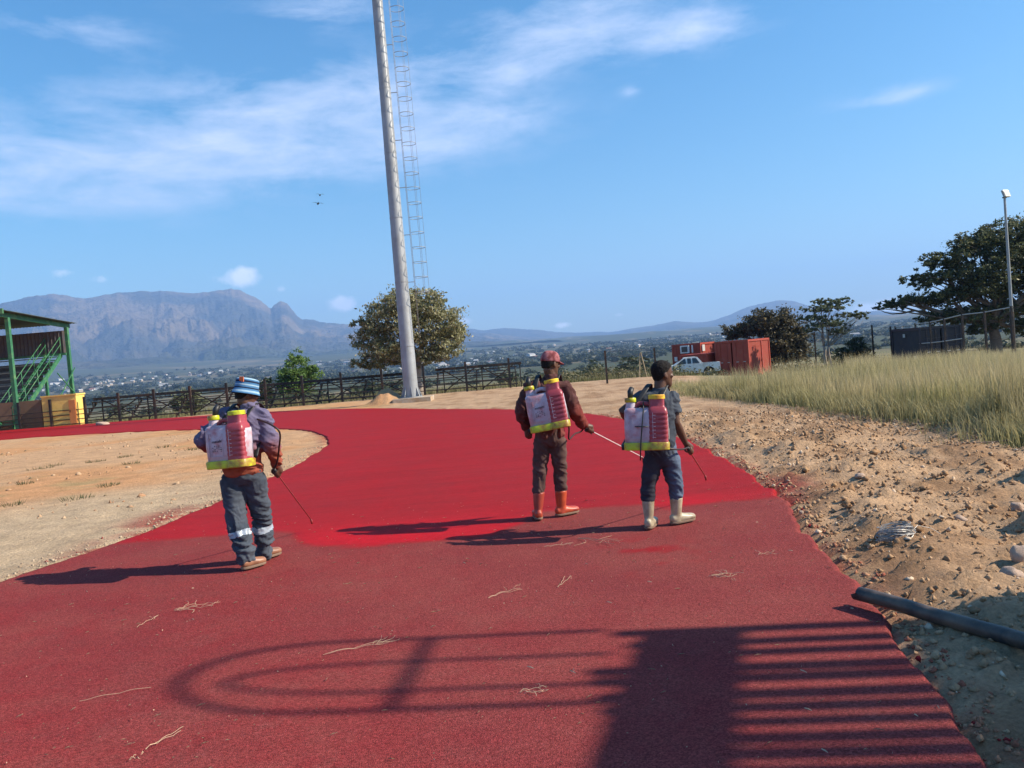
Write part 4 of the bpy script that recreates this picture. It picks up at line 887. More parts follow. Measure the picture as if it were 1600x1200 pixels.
def lerp3(a, b, t): return np.array(a)[None]*(1-t[:, None])+np.array(b)[None]*t[:, None]
M_skin = mat('skin', None, .5, .10, 25, .1, 120, spec=.4); M_cloth = mat('cloth', None, .9, .16, 30, .35, 420, spec=.15)
def cloth_folds(M_):
    nt = M_.node_tree; N, L = nt.nodes, nt.links; t = [n for n in N if n.type == 'TEX_COORD'][0]; b0 = [n for n in N if n.type == 'BUMP'][0]
    mp = N.new('ShaderNodeMapping'); mp.inputs['Scale'].default_value = (1, 1, 2.2); mp.inputs['Rotation'].default_value = (.3, .5, 0); L.new(t.outputs['Object'], mp.inputs['Vector'])
    n = N.new('ShaderNodeTexNoise'); n.noise_type = 'RIDGED_MULTIFRACTAL'; n.inputs['Scale'].default_value = 7; n.inputs['Detail'].default_value = 3; n.inputs['Distortion'].default_value = .6; L.new(mp.outputs[0], n.inputs['Vector'])
    b = N.new('ShaderNodeBump'); b.inputs['Strength'].default_value = .55; b.inputs['Distance'].default_value = .016; L.new(n.outputs['Fac'], b.inputs['Height']); L.new(b.outputs[0], b0.inputs['Normal'])
cloth_folds(M_cloth)
M_rubber = mat('boot_rubber', None, .42, .14, 14, .06, 60, spec=.45); M_hair = mat('hair', (.012, .010, .010), .85, .3, 60, .9, 220, spec=.2)
M_refl = mat('reflective_tape', (.33, .38, .44), .4, .08, 30, metal=.15); M_sole = mat('boot_sole', (.20, .13, .09), .8, .2, 30)
M_eye = mat('eye_white', (.38, .33, .29), .25, .0)
M_pup = mat('pupil', (.012, .008, .006), .2, .0)

def head_mb(mb, Hm, scale=1.0):
    """skull, jaw, nose, lips, brow and ears in head space: chin at z=0, face towards +Y"""
    def T(x, y, z): return Hm @ (Vector((x, y, z))*scale)
    def ring(z, w, d, y): return (T(0, y, z), T(w, y, z)-T(0, y, z), T(0, y+d, z)-T(0, y, z))
    mb.loft([ring(-.012, .012, .016, .058), ring(.0, .030, .034, .052), ring(.022, .047, .060, .034), ring(.050, .058, .080, .014), ring(.085, .067, .090, .004), ring(.12, .073, .096, .0), ring(.155, .075, .099, -.004), ring(.185, .071, .092, -.006), ring(.21, .058, .074, -.007), ring(.228, .036, .046, -.008), ring(.236, .012, .016, -.008)], 22)
    mb.loft([(T(0, .078, .142), T(.010, .078, .142)-T(0, .078, .142), T(0, .09, .142)-T(0, .078, .142)), (T(0, .094, .118), T(.012, .094, .118)-T(0, .094, .118), T(0, .106, .116)-T(0, .094, .118)), (T(0, .104, .096), T(.021, .104, .096)-T(0, .104, .096), T(0, .117, .094)-T(0, .104, .096)), (T(0, .092, .084), T(.017, .092, .084)-T(0, .092, .084), T(0, .102, .082)-T(0, .092, .084))], 10)
    R3 = Hm.to_3x3()
    for z, y in ((.064, .088), (.050, .085)): mb.ball(T(0, y, z), (.022*scale, .014*scale, .0085*scale), 10, 6, R3)
    mb.ball(T(0, .066, .012), (.026*scale, .022*scale, .018*scale), 10, 6, R3)
    for s_ in (-1, 1):
        mb.ball(T(s_*.030, .084, .137), (.025*scale, .013*scale, .010*scale), 10, 6, R3); mb.ball(T(s_*.043, .066, .096), (.022*scale, .026*scale, .018*scale), 10, 6, R3)
        Re = R3 @ Matrix.Rotation(s_*.35, 3, 'Z')
        mb.ball(T(s_*.076, -.010, .108), (.009*scale, .020*scale, .033*scale), 10, 8, Re); mb.ball(T(s_*.073, .004, .092), (.008*scale, .012*scale, .016*scale), 8, 6, Re)
def grip_hand(mb, wrist, hc, axis, side):
    """palm, four curled fingers of different length and a thumb closed round a rod along axis through hc"""
    wrist, hc, axis = Vector(wrist), Vector(hc), Vector(axis).normalized(); e1 = (wrist-hc); e1 = (e1-axis*e1.dot(axis))
    e1 = e1.normalized() if e1.length > 1e-4 else axis.orthogonal().normalized(); e2 = axis.cross(e1)*side
    kn = hc+e1*.030+e2*.012
    mb.limb([wrist, wrist.lerp(kn, .45), kn+e2*.008], [.027, .034, .030], 12)
    for i, (ln, rr) in enumerate(((.95, .0088), (1.08, .0094), (1.0, .0090), (.82, .0080))):
        c_ = hc+axis*(i-1.5)*.0205; pts = []
        for k in range(6):
            ph = math.radians(25+k*42*ln); rad = .030-.0012*k; pts.append(c_+e1*rad*math.cos(ph)+e2*rad*math.sin(ph))
        mb.limb(pts, [rr*1.12, rr*1.1, rr*1.05, rr, rr*.95, rr*.85], 8)
    th = [kn-e2*.02-axis*.022, hc+e1*.018-e2*.030-axis*.030, hc-e1*.006-e2*.032-axis*.034, hc-e1*.026-e2*.018-axis*.030]
    mb.limb(th, [.014, .0125, .011, .0095], 8)

def person(label, Y, J, yaw, head_yaw, head_pitch, cfg):
    a = math.radians(yaw); RG = Vector((math.cos(a), -math.sin(a), 0)); FW = Vector((math.sin(a), math.cos(a), 0))
    root = Vector(cfg['root']); e = empty('person', root, label, 'person', 'workers spraying the track')
    P = {k: D(v[0], v[1], Y+(v[2] if len(v) > 2 else 0))-root for k, v in J.items()}
    k_ = cfg.get('build', 1.0)
    hips, neck = P['hips'], P['neck']; shc = (P['shL']+P['shR'])/2
    waist = hips.lerp(shc, .30); chest = hips.lerp(shc, .68)
    def sec(c_, w, d, f=0): return (Vector(c_)+FW*f, RG*w*k_, FW*d*k_)
    # ---- body: one continuous skin
    mb = MB()
    mb.loft([sec(hips-V(0, 0, .09), .08, .07), sec(hips-V(0, 0, .04), .135, .10), sec(hips, .15, .105), sec(waist, .125, .088), sec(chest, .14, .098), sec(shc-V(0, 0, .02), .15, .085), sec(shc+V(0, 0, .035), .10, .07), sec(neck, .055, .055)], 22)
    ht = P['head_top']; hm = Matrix.Translation(ht) @ Matrix.Rotation(-math.radians(head_yaw), 4, 'Z') @ Matrix.Rotation(-math.radians(head_pitch), 4, 'X') @ Matrix.Translation((0, .0, -.232))
    sk = hm @ Vector((0, -.022, .06)); mb.limb([shc+V(0, 0, .0), neck, sk], [.06, .056, .058], 14); head_mb(mb, hm)
    for s_ in 'LR':
        sh, el, wr, hd = P['sh'+s_], P['el'+s_], P['wr'+s_], P['hd'+s_]
        mb.limb([shc.lerp(sh, .6), sh, sh.lerp(el, .45), el, el.lerp(wr, .35), wr], [.058, .056, .047, .040, .041, .026], 14)
        mb.ball(sh, .058, 12, 8); grip_hand(mb, wr, hd, P['grip'+s_]-hd, 1 if s_ == 'R' else -1)
        hp_, kn, an = P['hip'+s_], P['kn'+s_], P['an'+s_]
        mb.limb([hp_+V(0, 0, .02), hp_.lerp(kn, .5), kn, kn.lerp(an, .35), an], [.078, .066, .052, .054, .036], 14)
        tp = P['toe'+s_]; hl = Vector((an.x, an.y, .045)); fd = (Vector((tp.x, tp.y, 0))-Vector((an.x, an.y, 0))).normalized()
        mb.limb([an, hl-fd*.03, hl+fd*.05, hl+fd*.13-V(0, 0, .012)], [.036, .033, .034, .024], 12)
    body = remesh(mb, .0065, 3); v, n = coords(body)
    hl_ = np.array([(hm.inverted() @ Vector(p))[:] for p in v]); skin = np.array(cfg.get('skin', (.10, .047, .03))); c_ = np.repeat(skin[None], len(v), 0)
    inh = (hl_[:, 2] > -.03) & (np.abs(hl_[:, 0]) < .12) & (np.abs(hl_[:, 1]) < .14) & (hl_[:, 2] < .26)
    lips = inh & (np.abs(hl_[:, 2]-.057) < .013) & (hl_[:, 1] > .084) & (np.abs(hl_[:, 0]) < .022); c_[lips] = np.array([.13, .05, .04])
    brow = inh & (np.abs(hl_[:, 2]-.146) < .006) & (hl_[:, 1] > .07) & (np.abs(np.abs(hl_[:, 0])-.03) < .02); c_[brow] = np.array([.012, .01, .01])
    set_col(body, c_); body.materials.append(M_skin); bo = link('body', body, e)
    for s_ in (-1, 1):
        eo = MB().ball(hm @ Vector((s_*.030, .077, .121)), .0120, 10, 8).obj('eye', M_eye, bo, True)
        MB().ball(hm @ Vector((s_*.030, .0860, .121)), .0052, 8, 6).obj('pupil', M_pup, bo, True)
    # ---- top
    T = cfg['top']; mb = MB(); g = T['loose']; hem = hips+V(0, 0, T['hem'])
    secs = [sec(hem, .148+g, .112+g), sec(hem+V(0, 0, .03), .153+g, .116+g), sec(waist, .150+g*1.2, .112+g*1.2), sec(chest, .165+g, .122+g), sec(shc-V(0, 0, .03), .168+g*.6, .108+g*.6), sec(shc+V(0, 0, .035), .118+g*.4, .085+g*.3), sec(neck-V(0, 0, .005), .075, .073), sec(neck+V(0, 0, T['collar']), .068+g*.2, .068+g*.2)]
    mb.loft(secs, 26)
    for s_ in 'LR':
        sh, el, wr = P['sh'+s_], P['el'+s_], P['wr'+s_]; mb.ball(sh-V(0, 0, .01), .068+g*.6, 14, 10)
        if T['sleeve'] == 'long': mb.limb([shc.lerp(sh, .55), sh, sh.lerp(el, .5), el, el.lerp(wr, .5), wr.lerp(el, .06)], [.07+g*.6, .068+g*.6, .062+g*.7, .057+g*.8, .052+g*.8, .044+g*.6], 16)
        else: mb.tube([shc.lerp(sh, .55), sh, sh.lerp(el, T['slen']*.6), sh.lerp(el, T['slen'])], [.064, .064+g*.5, .061+g, .060+g], 16)
    top = remesh(mb, .010, 4); v = wrinkle(top, T['fold'], seed=cfg['seed']); set_col(top, T['col'](v, P)); top.materials.append(M_cloth); link(T['name'], top, e)
    # ---- trousers
    B_ = cfg['legs']; mb = MB(); g = B_['loose']
    mb.loft([sec(hips-V(0, 0, .11), .12+g, .09+g), sec(hips-V(0, 0, .05), .162+g, .122+g), sec(hips+V(0, 0, .03), .162+g, .122+g), sec(hips+V(0, 0, .13), .148+g*.5, .110+g*.5)], 24)
    legpts = {}
    for s_ in 'LR':
        hp_, kn, an = P['hip'+s_], P['kn'+s_], P['an'+s_]; end = kn.lerp(an, B_['end']); legpts[s_] = (kn, an)
        mb.limb([hp_+V(0, 0, .0), hp_.lerp(kn, .5), kn, kn.lerp(end, .5), end], [.092+g, .080+g, .066+g*1.05, .062+g*1.1, B_['cuff']], 18)
    tr = remesh(mb, .010, 4); v = wrinkle(tr, B_['fold'], (5, 5, 11), cfg['seed']+40, mask=lambda q: .55+.75*sstep(.65, .1, q[:, 2])); set_col(tr, B_['col'](v, P)); tr.materials.append(M_cloth); to = link('trousers', tr, e)
    if B_.get('bands'):
        for s_, f in B_['bands']:
            kn, an = legpts[s_]; d_ = np.array((an-kn).normalized()); q = np.array(kn.lerp(an, f)); v, n = coords(tr); rel = v-q; along = rel@d_
            rad = np.linalg.norm(rel-along[:, None]*d_, axis=1); ok = (np.abs(along) < .031) & (rad < .15); other = np.array(legpts['R' if s_ == 'L' else 'L'][0].lerp(legpts['R' if s_ == 'L' else 'L'][1], f))
            ok &= np.linalg.norm(rel, axis=1) < np.linalg.norm(v-other, axis=1)
            idx = np.cumsum(ok)-1; fs = [[int(idx[k]) for k in p.vertices] for p in tr.polygons if all(ok[k] for k in p.vertices)]
            mm = bpy.data.meshes.new('reflective_band'); mm.from_pydata((v[ok]+n[ok]*.004).tolist(), [], fs); mm.update(); mm.polygons.foreach_set('use_smooth', np.ones(len(mm.polygons), bool)); mm.materials.append(M_refl); link('reflective_band', mm, to)
    # ---- footwear
    for s_ in 'LR':
        kn, an, tp = P['kn'+s_], P['an'+s_], P['toe'+s_]; g0 = Vector((an.x, an.y, .02)); fd = (Vector((tp.x, tp.y, 0))-Vector((an.x, an.y, 0))).normalized(); sd_ = fd.cross(Vector((0, 0, 1))); S_ = cfg['shoe']; mb = MB()
        up = Vector((0, 0, 1)); zf = .048
        fl_ = 1.0 if S_['kind'] == 'boot' else .86
        if S_['kind'] == 'boot':
            tb = an.lerp(kn, S_['top']); rt = S_['rt']
            mb.loft([(tb, sd_*rt, fd*rt*1.08), (tb-V(0, 0, .01), sd_*(rt+.004), fd*(rt*1.08+.004)), (an.lerp(kn, .5*S_['top']), sd_*rt*.93, fd*rt), (an.lerp(kn, .12), sd_*rt*.76, fd*rt*.92), (Vector((an.x, an.y, .075)), sd_*rt*.74, fd*rt*1.02), (Vector((an.x, an.y, .03)), sd_*.042, fd*.062)], 20)
        rr_ = .044 if S_['kind'] == 'boot' else .040
        def fs(t, w, h, z): return (g0+fd*t*fl_+up*z, sd_*w, up*h)
        mb.loft([fs(-.070, .018, .022, .045), fs(-.060, .034, .036, .045), fs(-.02, .041, .044, .044), fs(.05, .043, .046, .040), fs(.11, .049, .038, .034), fs(.16, .050, .034, .032), fs(.195, .042, .028, .030), fs(.212, .022, .017, .028)], 18)
        bm_ = remesh(mb, .008, 3); v, n = coords(bm_); v[:, 2] = np.maximum(v[:, 2], .016); bm_.vertices.foreach_set('co', v.astype(np.float32).ravel()); bm_.update(); set_col(bm_, S_['col'](v, s_)); bm_.materials.append(M_rubber)
        b_ = link(S_['name'], bm_, e)
        mb = MB(); mb.loft([(g0+fd*.07*fl_-V(0, 0, .018)+V(0, 0, .012), fd*.142*fl_, sd_*.046), (g0+fd*.07*fl_+V(0, 0, .006), fd*.146*fl_, sd_*.050), (g0+fd*.07*fl_+V(0, 0, .014), fd*.142*fl_, sd_*.047)], 26, 2.6); mb.obj('sole', M_sole, b_, True, 40)
    return e, P, hm, root

def toecols(a, b=None):
    def f(v, s_):
        n = fbm(v[:, 0]*14, v[:, 1]*14, v[:, 2]*9, o=4, seed=3); t = sstep(.42, .65, n)*.8; return lerp3(a, b or a, t)
    return f
# ---- left worker
def colL(v, P):
    t = fbm(v[:, 0]*5, v[:, 1]*5, v[:, 2]*5, o=4, seed=81); c_ = lerp3((.10, .09, .155), (.16, .14, .22), t)
    low_ = sstep(1.17, .98, v[:, 2]+.25*(t-.5)); return c_*(1-low_[:, None])+lerp3((.20, .05, .045), (.34, .10, .05), t)*low_[:, None]
def trL(v, P):
    t = fbm(v[:, 0]*6, v[:, 1]*6, v[:, 2]*6, o=4, seed=82); return lerp3((.035, .045, .062), (.085, .10, .125), t)
L_Y = 7.2
JL = dict(head_top=(388, 596, .02), neck=(390, 638, .0), shL=(355, 652, .0), shR=(410, 650, .0), elL=(314, 686, -.02), wrL=(333, 704, .22), hdL=(343, 702, .30), gripL=(343, 690, .30), elR=(423, 690, -.03), wrR=(431, 724, .10), hdR=(432, 739, .13), gripR=(450, 764, .30),
          hips=(380, 738, .0), hipL=(364, 752, -.01), hipR=(397, 750, .01), knL=(370, 812, -.08), knR=(409, 806, .10), anL=(386, 874, -.14), anR=(413, 862, .20), toeL=(410, 878, -.02), toeR=(440, 862, .36))
pL = person('worker in striped bucket hat, lilac jacket and reflective trousers', L_Y, JL, 14, 48, 14, dict(root=(-2.43, 7.23, .013), seed=100,
    top=dict(name='jacket', loose=.022, hem=-.01, collar=.045, sleeve='long', fold=.018, col=colL), legs=dict(loose=.014, end=.98, cuff=.072, fold=.021, col=trL, bands=[('L', .36), ('R', .30)]), shoe=dict(kind='shoe', name='shoe', col=toecols((.30, .14, .08), (.20, .09, .055)))))
# ---- middle worker
def colM(v, P):
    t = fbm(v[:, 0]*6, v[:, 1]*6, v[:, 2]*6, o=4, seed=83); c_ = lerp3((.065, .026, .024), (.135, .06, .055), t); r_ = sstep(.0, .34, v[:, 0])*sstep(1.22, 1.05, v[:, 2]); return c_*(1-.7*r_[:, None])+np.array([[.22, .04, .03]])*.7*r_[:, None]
def trM(v, P):
    t = fbm(v[:, 0]*6, v[:, 1]*6, v[:, 2]*6, o=4, seed=84); return lerp3((.055, .032, .03), (.14, .085, .075), t)
M_Y = 8.2
JM = dict(head_top=(861, 551, .02), neck=(861, 590, .0), shL=(828, 606, .0), shR=(883, 604, .0), elL=(814, 644, -.03), wrL=(824, 668, .10), hdL=(827, 679, .14), gripL=(827, 690, .17), elR=(897, 640, .0), wrR=(912, 665, .12), hdR=(921, 672, .16), gripR=(936, 680, .24),
          hips=(859, 681, .0), hipL=(847, 691, -.0), hipR=(872, 690, .0), knL=(842, 752, .01), knR=(876, 750, .05), anL=(841, 802, -.03), anR=(877, 797, .06), toeL=(836, 795, .22), toeR=(905, 799, .17))
pM = person('worker in mottled red cap, maroon overalls and orange gumboots', M_Y, JM, 10, 50, 10, dict(root=(.28, 8.21, .013), seed=200, build=.94,
    top=dict(name='overall_top', loose=.011, hem=-.02, collar=.03, sleeve='long', fold=.015, col=colM), legs=dict(loose=-.002, end=.30, cuff=.060, fold=.011, col=trM), shoe=dict(kind='boot', name='gumboot', top=.66, rt=.057, col=toecols((.46, .075, .03), (.27, .04, .03)))))
# ---- right worker
def colR(v, P):
    t = fbm(v[:, 0]*6, v[:, 1]*6, v[:, 2]*6, o=4, seed=85); return lerp3((.030, .036, .048), (.085, .10, .125), t)
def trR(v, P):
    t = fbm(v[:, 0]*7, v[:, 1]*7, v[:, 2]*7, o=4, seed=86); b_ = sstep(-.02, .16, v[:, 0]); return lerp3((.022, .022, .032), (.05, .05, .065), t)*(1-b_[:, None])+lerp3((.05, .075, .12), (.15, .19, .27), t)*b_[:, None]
R_Y = 7.4
JR = dict(head_top=(1034, 565, .02), neck=(1031, 608, .0), shL=(1004, 620, .0), shR=(1050, 622, .0), elL=(972, 643, -.02), wrL=(985, 660, .20), hdL=(994, 660, .27), gripL=(994, 650, .27), elR=(1056, 660, -.03), wrR=(1071, 692, .08), hdR=(1077, 704, .11), gripR=(1086, 716, .22),
          hips=(1033, 709, .0), hipL=(1020, 719, -.0), hipR=(1047, 718, .0), knL=(1012, 768, -.02), knR=(1056, 766, .03), anL=(1014, 813, -.05), anR=(1057, 808, .05), toeL=(1024, 806, .18), toeR=(1088, 806, .16))
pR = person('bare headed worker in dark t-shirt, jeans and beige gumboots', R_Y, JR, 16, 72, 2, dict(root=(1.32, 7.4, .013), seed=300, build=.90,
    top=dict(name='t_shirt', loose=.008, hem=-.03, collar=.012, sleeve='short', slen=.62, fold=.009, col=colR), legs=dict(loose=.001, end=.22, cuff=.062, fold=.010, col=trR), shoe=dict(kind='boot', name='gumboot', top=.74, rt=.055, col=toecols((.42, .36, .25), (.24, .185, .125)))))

# ---- headwear
def hat_mesh(name, parent, hm, rings, colf, mat_=M_cloth, n=40, sm=True):
    mb = MB(); mb.loft([(hm @ Vector((0, y, z)), hm.to_3x3() @ Vector((w, 0, 0)), hm.to_3x3() @ Vector((0, d, tl))) for (z, w, d, y, tl) in rings], n); me = mb.mesh(name, mat_, sm)
    v, nn = coords(me); hi = hm.inverted(); hl = np.array([(hi @ Vector(p))[:] for p in v]); set_col(me, colf(hl)); return link(name, me, parent)
eL, PL, hmL, rtL = pL
def stripes(h):
    k = np.floor((h[:, 2]-.10)/.0145).astype(int) % 4; t = np.array([(.015, .022, .05), (.07, .19, .36), (.30, .44, .55), (.06, .17, .33)])
    return t[k]
zz_ = np.arange(.118, .262, .004); rings = [(.112, .107, .128, -.006, 0)]
for z in zz_:
    f = (z-.118)/.144
    if f < .32: w = .106-.016*f/.32
    else: w = .091-.004*((f-.32)/.5) if f < .85 else .087*math.sqrt(max(0.02, 1-((f-.85)/.16)**2))
    rings.append((z, w, w*1.2, -.006, 0))
hatL = hat_mesh('bucket_hat', eL, hmL, rings, stripes)
M_op = mat('orange_patch', (.62, .16, .06), .8, .15, 30)
hb_ = hmL.to_3x3() @ Matrix.Rotation(math.radians(150), 3, 'Z'); 
MB().box(hmL @ Vector((.055, -.088, .236)), (.042, .010, .042), hmL.to_3x3() @ Matrix.Rotation(math.radians(32), 3, 'Z') @ Matrix.Rotation(.25, 3, 'X')).obj('badge', M_op, hatL)
eM, PM, hmM, rtM = pM
def capc(h):
    t = fbm(h[:, 0]*30, h[:, 1]*30, h[:, 2]*30, o=3, seed=91); return lerp3((.13, .03, .035), (.34, .13, .14), sstep(.4, .62, t))
rings = [(.135, .084, .106, -.004, 0)]+[(.14+.11*math.sin(f*math.pi/2), .086*math.cos(f*math.pi/2)**.6+.002, .108*math.cos(f*math.pi/2)**.6+.002, -.006, 0) for f in np.linspace(0, 1, 14)]
capM = hat_mesh('cap', eM, hmM, rings, capc)
mb = MB(); tp_, bt_ = [], []
for k in range(13):
    t = math.radians(-62+k*124/12); tp_.append(hmM @ Vector((.083*math.sin(t), .100*math.cos(t), .150))); bt_.append(hmM @ Vector((.092*math.sin(t), .100*math.cos(t)+.075*max(.12, math.cos(t*1.2)), .132)))
vs = [p+o for o in (Vector((0, 0, 0)), Vector((0, 0, -.006))) for p in (tp_+bt_)]
fs_ = []
for k in range(12): fs_ += [(k, k+1, 13+k+1, 13+k), (26+13+k, 26+13+k+1, 26+k+1, 26+k), (13+k, 13+k+1, 39+k+1, 39+k)]
mbm = mb.add(vs, fs_).mesh('peak', M_cloth, True); set_col(mbm, np.repeat(np.array([[.22, .07, .075]]), len(mbm.vertices), 0)); link('peak', mbm, capM)
eR, PR, hmR, rtR = pR
mb = MB(); head_mb(mb, hmR); hm_ = remesh(mb, .0055, 3); v, n = coords(hm_); hi = hmR.inverted(); hl = np.array([(hi @ Vector(p))[:] for p in v])
line = np.interp(hl[:, 1], [-.10, -.06, -.03, -.012, .012, .03, .055, .08, .10], [.045, .050, .075, .125, .135, .15, .172, .186, .19])
on = sstep(-.004, .008, hl[:, 2]-line+(fbm(v[:, 0]*60, v[:, 1]*60, v[:, 2]*60, o=2, seed=96)-.5)*.008)*((np.abs(hl[:, 0]) < .078) | (hl[:, 2] > .13))
v = v+n*(-.006+on*(.016+.010*(fbm(v[:, 0]*110, v[:, 1]*110, v[:, 2]*110, o=2, seed=95)-.5)))[:, None]; hm_.vertices.foreach_set('co', v.astype(np.float32).ravel()); hm_.update(); hm_.materials.append(M_hair); link('hair', hm_, eR)
for (ee, hm, pp) in ((eL, hmL, PL), (eM, hmM, PM)):
    mb = MB(); T3 = hm.to_3x3(); mb.loft([(hm @ Vector((0, y, z)), T3 @ Vector((w, 0, 0)), T3 @ Vector((0, d, 0))) for (z, w, d, y) in [(.062, .045, .03, -.068), (.09, .066, .050, -.050), (.12, .078, .068, -.036), (.15, .080, .086, -.022), (.165, .06, .07, -.02)]], 22)
    me = remesh(mb, .007, 2); me.materials.append(M_hair); link('hair', me, ee)

# ---- knapsack sprayers
M_tankw = mat('tank_white', (.50, .44, .50), .35, .10, 8, spec=.5, dirt=(.42, .18, .20), dirt_amt=.35, dscale=9); M_tankr = mat('tank_red', (.33, .055, .07), .3, .14, 7, spec=.4, dirt=(.45, .16, .18), dirt_amt=.12, dscale=8)
M_lime = mat('lime_plastic', (.52, .60, .02), .4, .08, 10, spec=.5, dirt=(.30, .12, .03), dirt_amt=.45, dscale=9); M_ylw = mat('yellow_plastic', (.75, .52, .03), .4, .1, 10, dirt=(.45, .1, .04), dirt_amt=.35, dscale=14); M_blk = mat('black_plastic', (.014, .014, .016), .5, .2, 20, spec=.5)
M_ink = mat('printed_ink', (.03, .03, .045), .6, .0); M_hose = mat('hose_rubber', (.035, .016, .014), .5, .2, 30); M_lance = mat('lance_metal', (.30, .05, .05), .4, .3, 40); M_lancew = mat('lance_pale', (.62, .50, .50), .35, .2, 30)
def text_mesh(txt, size, M_):
    cu_ = bpy.data.curves.new('t', 'FONT'); cu_.body = txt; cu_.size = size; cu_.extrude = .0008; cu_.shear = .35; o = bpy.data.objects.new('t', cu_); C.objects.link(o)
    dg = bpy.context.evaluated_depsgraph_get(); me = bpy.data.meshes.new_from_object(o.evaluated_get(dg)); bpy.data.objects.remove(o); me.materials.clear(); me.materials.append(M_); return me
def sprayer(label, base, yaw, lean, pitch, lance, hose, strapP, red_bridge=False, caps=(None, None), lance_m=None, cord=False):
    base = Vector(base); e = empty('knapsack_sprayer', base, label, 'sprayer', 'knapsack sprayers on the workers backs')
    Rm = Matrix.Rotation(-math.radians(yaw), 3, 'Z') @ Matrix.Rotation(math.radians(lean), 3, 'Y') @ Matrix.Rotation(math.radians(pitch), 3, 'X')
    def q(x, y, z): return Rm @ Vector((x, y, z))
    def ring(x, y, z, w, d): return (q(x, y, z), Rm @ Vector((w, 0, 0)), Rm @ Vector((0, d, 0)))
    # main tank with sloping shoulders
    MB().loft([ring(0, 0, .05, .18, .075), ring(0, 0, .06, .190, .085), ring(0, 0, .20, .196, .090), ring(0, 0, .33, .192, .088), ring(-.01, 0, .352, .182, .082), ring(-.045, 0, .368, .135, .070), ring(-.05, 0, .374, .11, .055)], 40, 5.5).obj('tank', M_tankw, e, True, 50)
    rib = [ring(.105, -.022, .055, .082, .074)]+[ring(.105, -.022, z, .086-.0018*(math.sin(z*150) > .3), .082-.0022*(math.sin(z*150) > .3)) for z in np.arange(.065, .335, .006)]+[ring(.102, -.016, .345, .086, .082), ring(.100, -.014, .366, .082, .078), ring(.098, -.010, .380, .071, .070), ring(.098, -.008, .39, .067, .067), ring(.098, -.008, .452, .067, .067)]
    MB().loft(rib, 36, 5.5).obj('chamber', M_tankr, e, True, 50)
    MB().loft([ring(-.135, 0, .355, .05, .05), ring(-.135, 0, .385, .044, .044), ring(-.135, 0, .415, .041, .041), ring(-.135, 0, .435, .041, .041)], 24).obj('neck', M_tankw, e, True, 50)
    c1, c2 = caps[0] or M_lime, caps[1] or M_lime
    MB().loft([ring(-.135, 0, .425, .047, .047), ring(-.135, 0, .43, .051, .051), ring(-.135, 0, .458, .051, .051), ring(-.135, 0, .466, .046, .046)], 28).obj('cap', c1, e, True, 40)
    MB().loft([ring(.098, -.008, .448, .070, .070), ring(.098, -.008, .452, .075, .075), ring(.098, -.008, .482, .075, .075), ring(.098, -.008, .489, .069, .069)], 28).obj('cap', c2, e, True, 40)
    MB().tube([q(-.095, 0, .36), q(-.085, 0, .392), q(-.06, 0, .412), q(-.02, 0, .418), q(.02, 0, .408), q(.05, -.005, .39)], [.022, .020, .018, .018, .020, .024], 12).obj('handle', M_tankr if red_bridge else M_tankw, e, True)
    MB().loft([ring(0, -.004, -.004, .190, .085), ring(0, -.004, .0, .200, .095), ring(0, -.004, .055, .203, .100), ring(0, -.004, .066, .196, .094)], 40, 6).obj('base_tray', M_lime, e, True, 40)
    MB().loft([ring(.105, -.03, .0, .088, .080), ring(.105, -.03, .004, .094, .086), ring(.105, -.03, .062, .094, .086), ring(.105, -.03, .068, .09, .082)], 28, 4).obj('tray_step', M_lime, e, True, 40)
    MB().cyl(q(-.195, .01, .02), q(-.225, .01, .02), .026, 14).obj('pivot', M_blk, e)
    MB().tube([q(-.135, .03, .466), q(-.135, .05, .52), q(-.12, .07, .555)], [.024, .027, .022], 14).obj('pressure_knob', M_blk, e, True)
    yf = -.0925
    for (x0, x1, z0, z1) in ((-.145, -.141, .10, .31), (-.128, -.124, .105, .305), (-.014, -.010, .105, .305), (-.128, -.01, .102, .106), (.056, .060, .10, .33)):
        d_ = .055 if x0 > 0 else .0
        MB().box(q((x0+x1)/2, yf+.002-d_*.0-(.012 if x0 > 0 else 0), (z0+z1)/2), (x1-x0, .006, z1-z0), Rm).obj('moulding', M_tankw, e)
    if not cord:
      t_ = link('printed_mark', text_mesh('matabi', .036, M_ink), e); t_.matrix_local = Matrix.Translation(q(-.115, yf-.001, .222)) @ (Rm @ Matrix.Rotation(math.pi/2, 3, 'X') @ Matrix.Rotation(.06, 3, 'Z')).to_4x4()
    for k in range(0 if cord else 4):
        for j in range(5):
            if (k*3+j*5) % 4 == 0: continue
            MB().box(q(-.108+j*.020, yf-.0005, .196-k*.015), (.013-.004*((k+j) % 3), .003, .006), Rm).obj('print_line', M_ink, e)
    for k in range(7): MB().box(q(.068+.006*(k % 2), -.1035, .11+k*.033), (.03-.012*(k % 2), .003, .003), Rm).obj('level_mark', M_white, e)
    # lance, trigger, nozzle, hose
    rel = [Vector(p)-base for p in lance]
    d_ = (rel[-1]-rel[0]).normalized()
    ln = MB().tube([rel[0]-d_*.05]+rel, .0065, 8).obj('lance', lance_m or M_lance, e, True)
    MB().tube([rel[0]-d_*.09, rel[0]+d_*.04, rel[0]+d_*.07], [.016, .016, .010], 12).obj('trigger_grip', M_blk, ln, True)
    MB().bar(rel[0]-d_*.06+V(0, 0, -.022), rel[0]+d_*.04+V(0, 0, -.03), .012, .008).obj('trigger', M_blk, ln)
    MB().tube([rel[-1], rel[-1]+d_*.02+V(0, 0, -.012), rel[-1]+d_*.03+V(0, 0, -.035)], [.011, .013, .009], 10).obj('nozzle', M_lance, ln, True)
    hp_ = np.array([tuple(Vector(p)-base) for p in hose]+[tuple(rel[0]-d_*.09)]); hs = catmull(hp_, [7]*(len(hp_)-1))
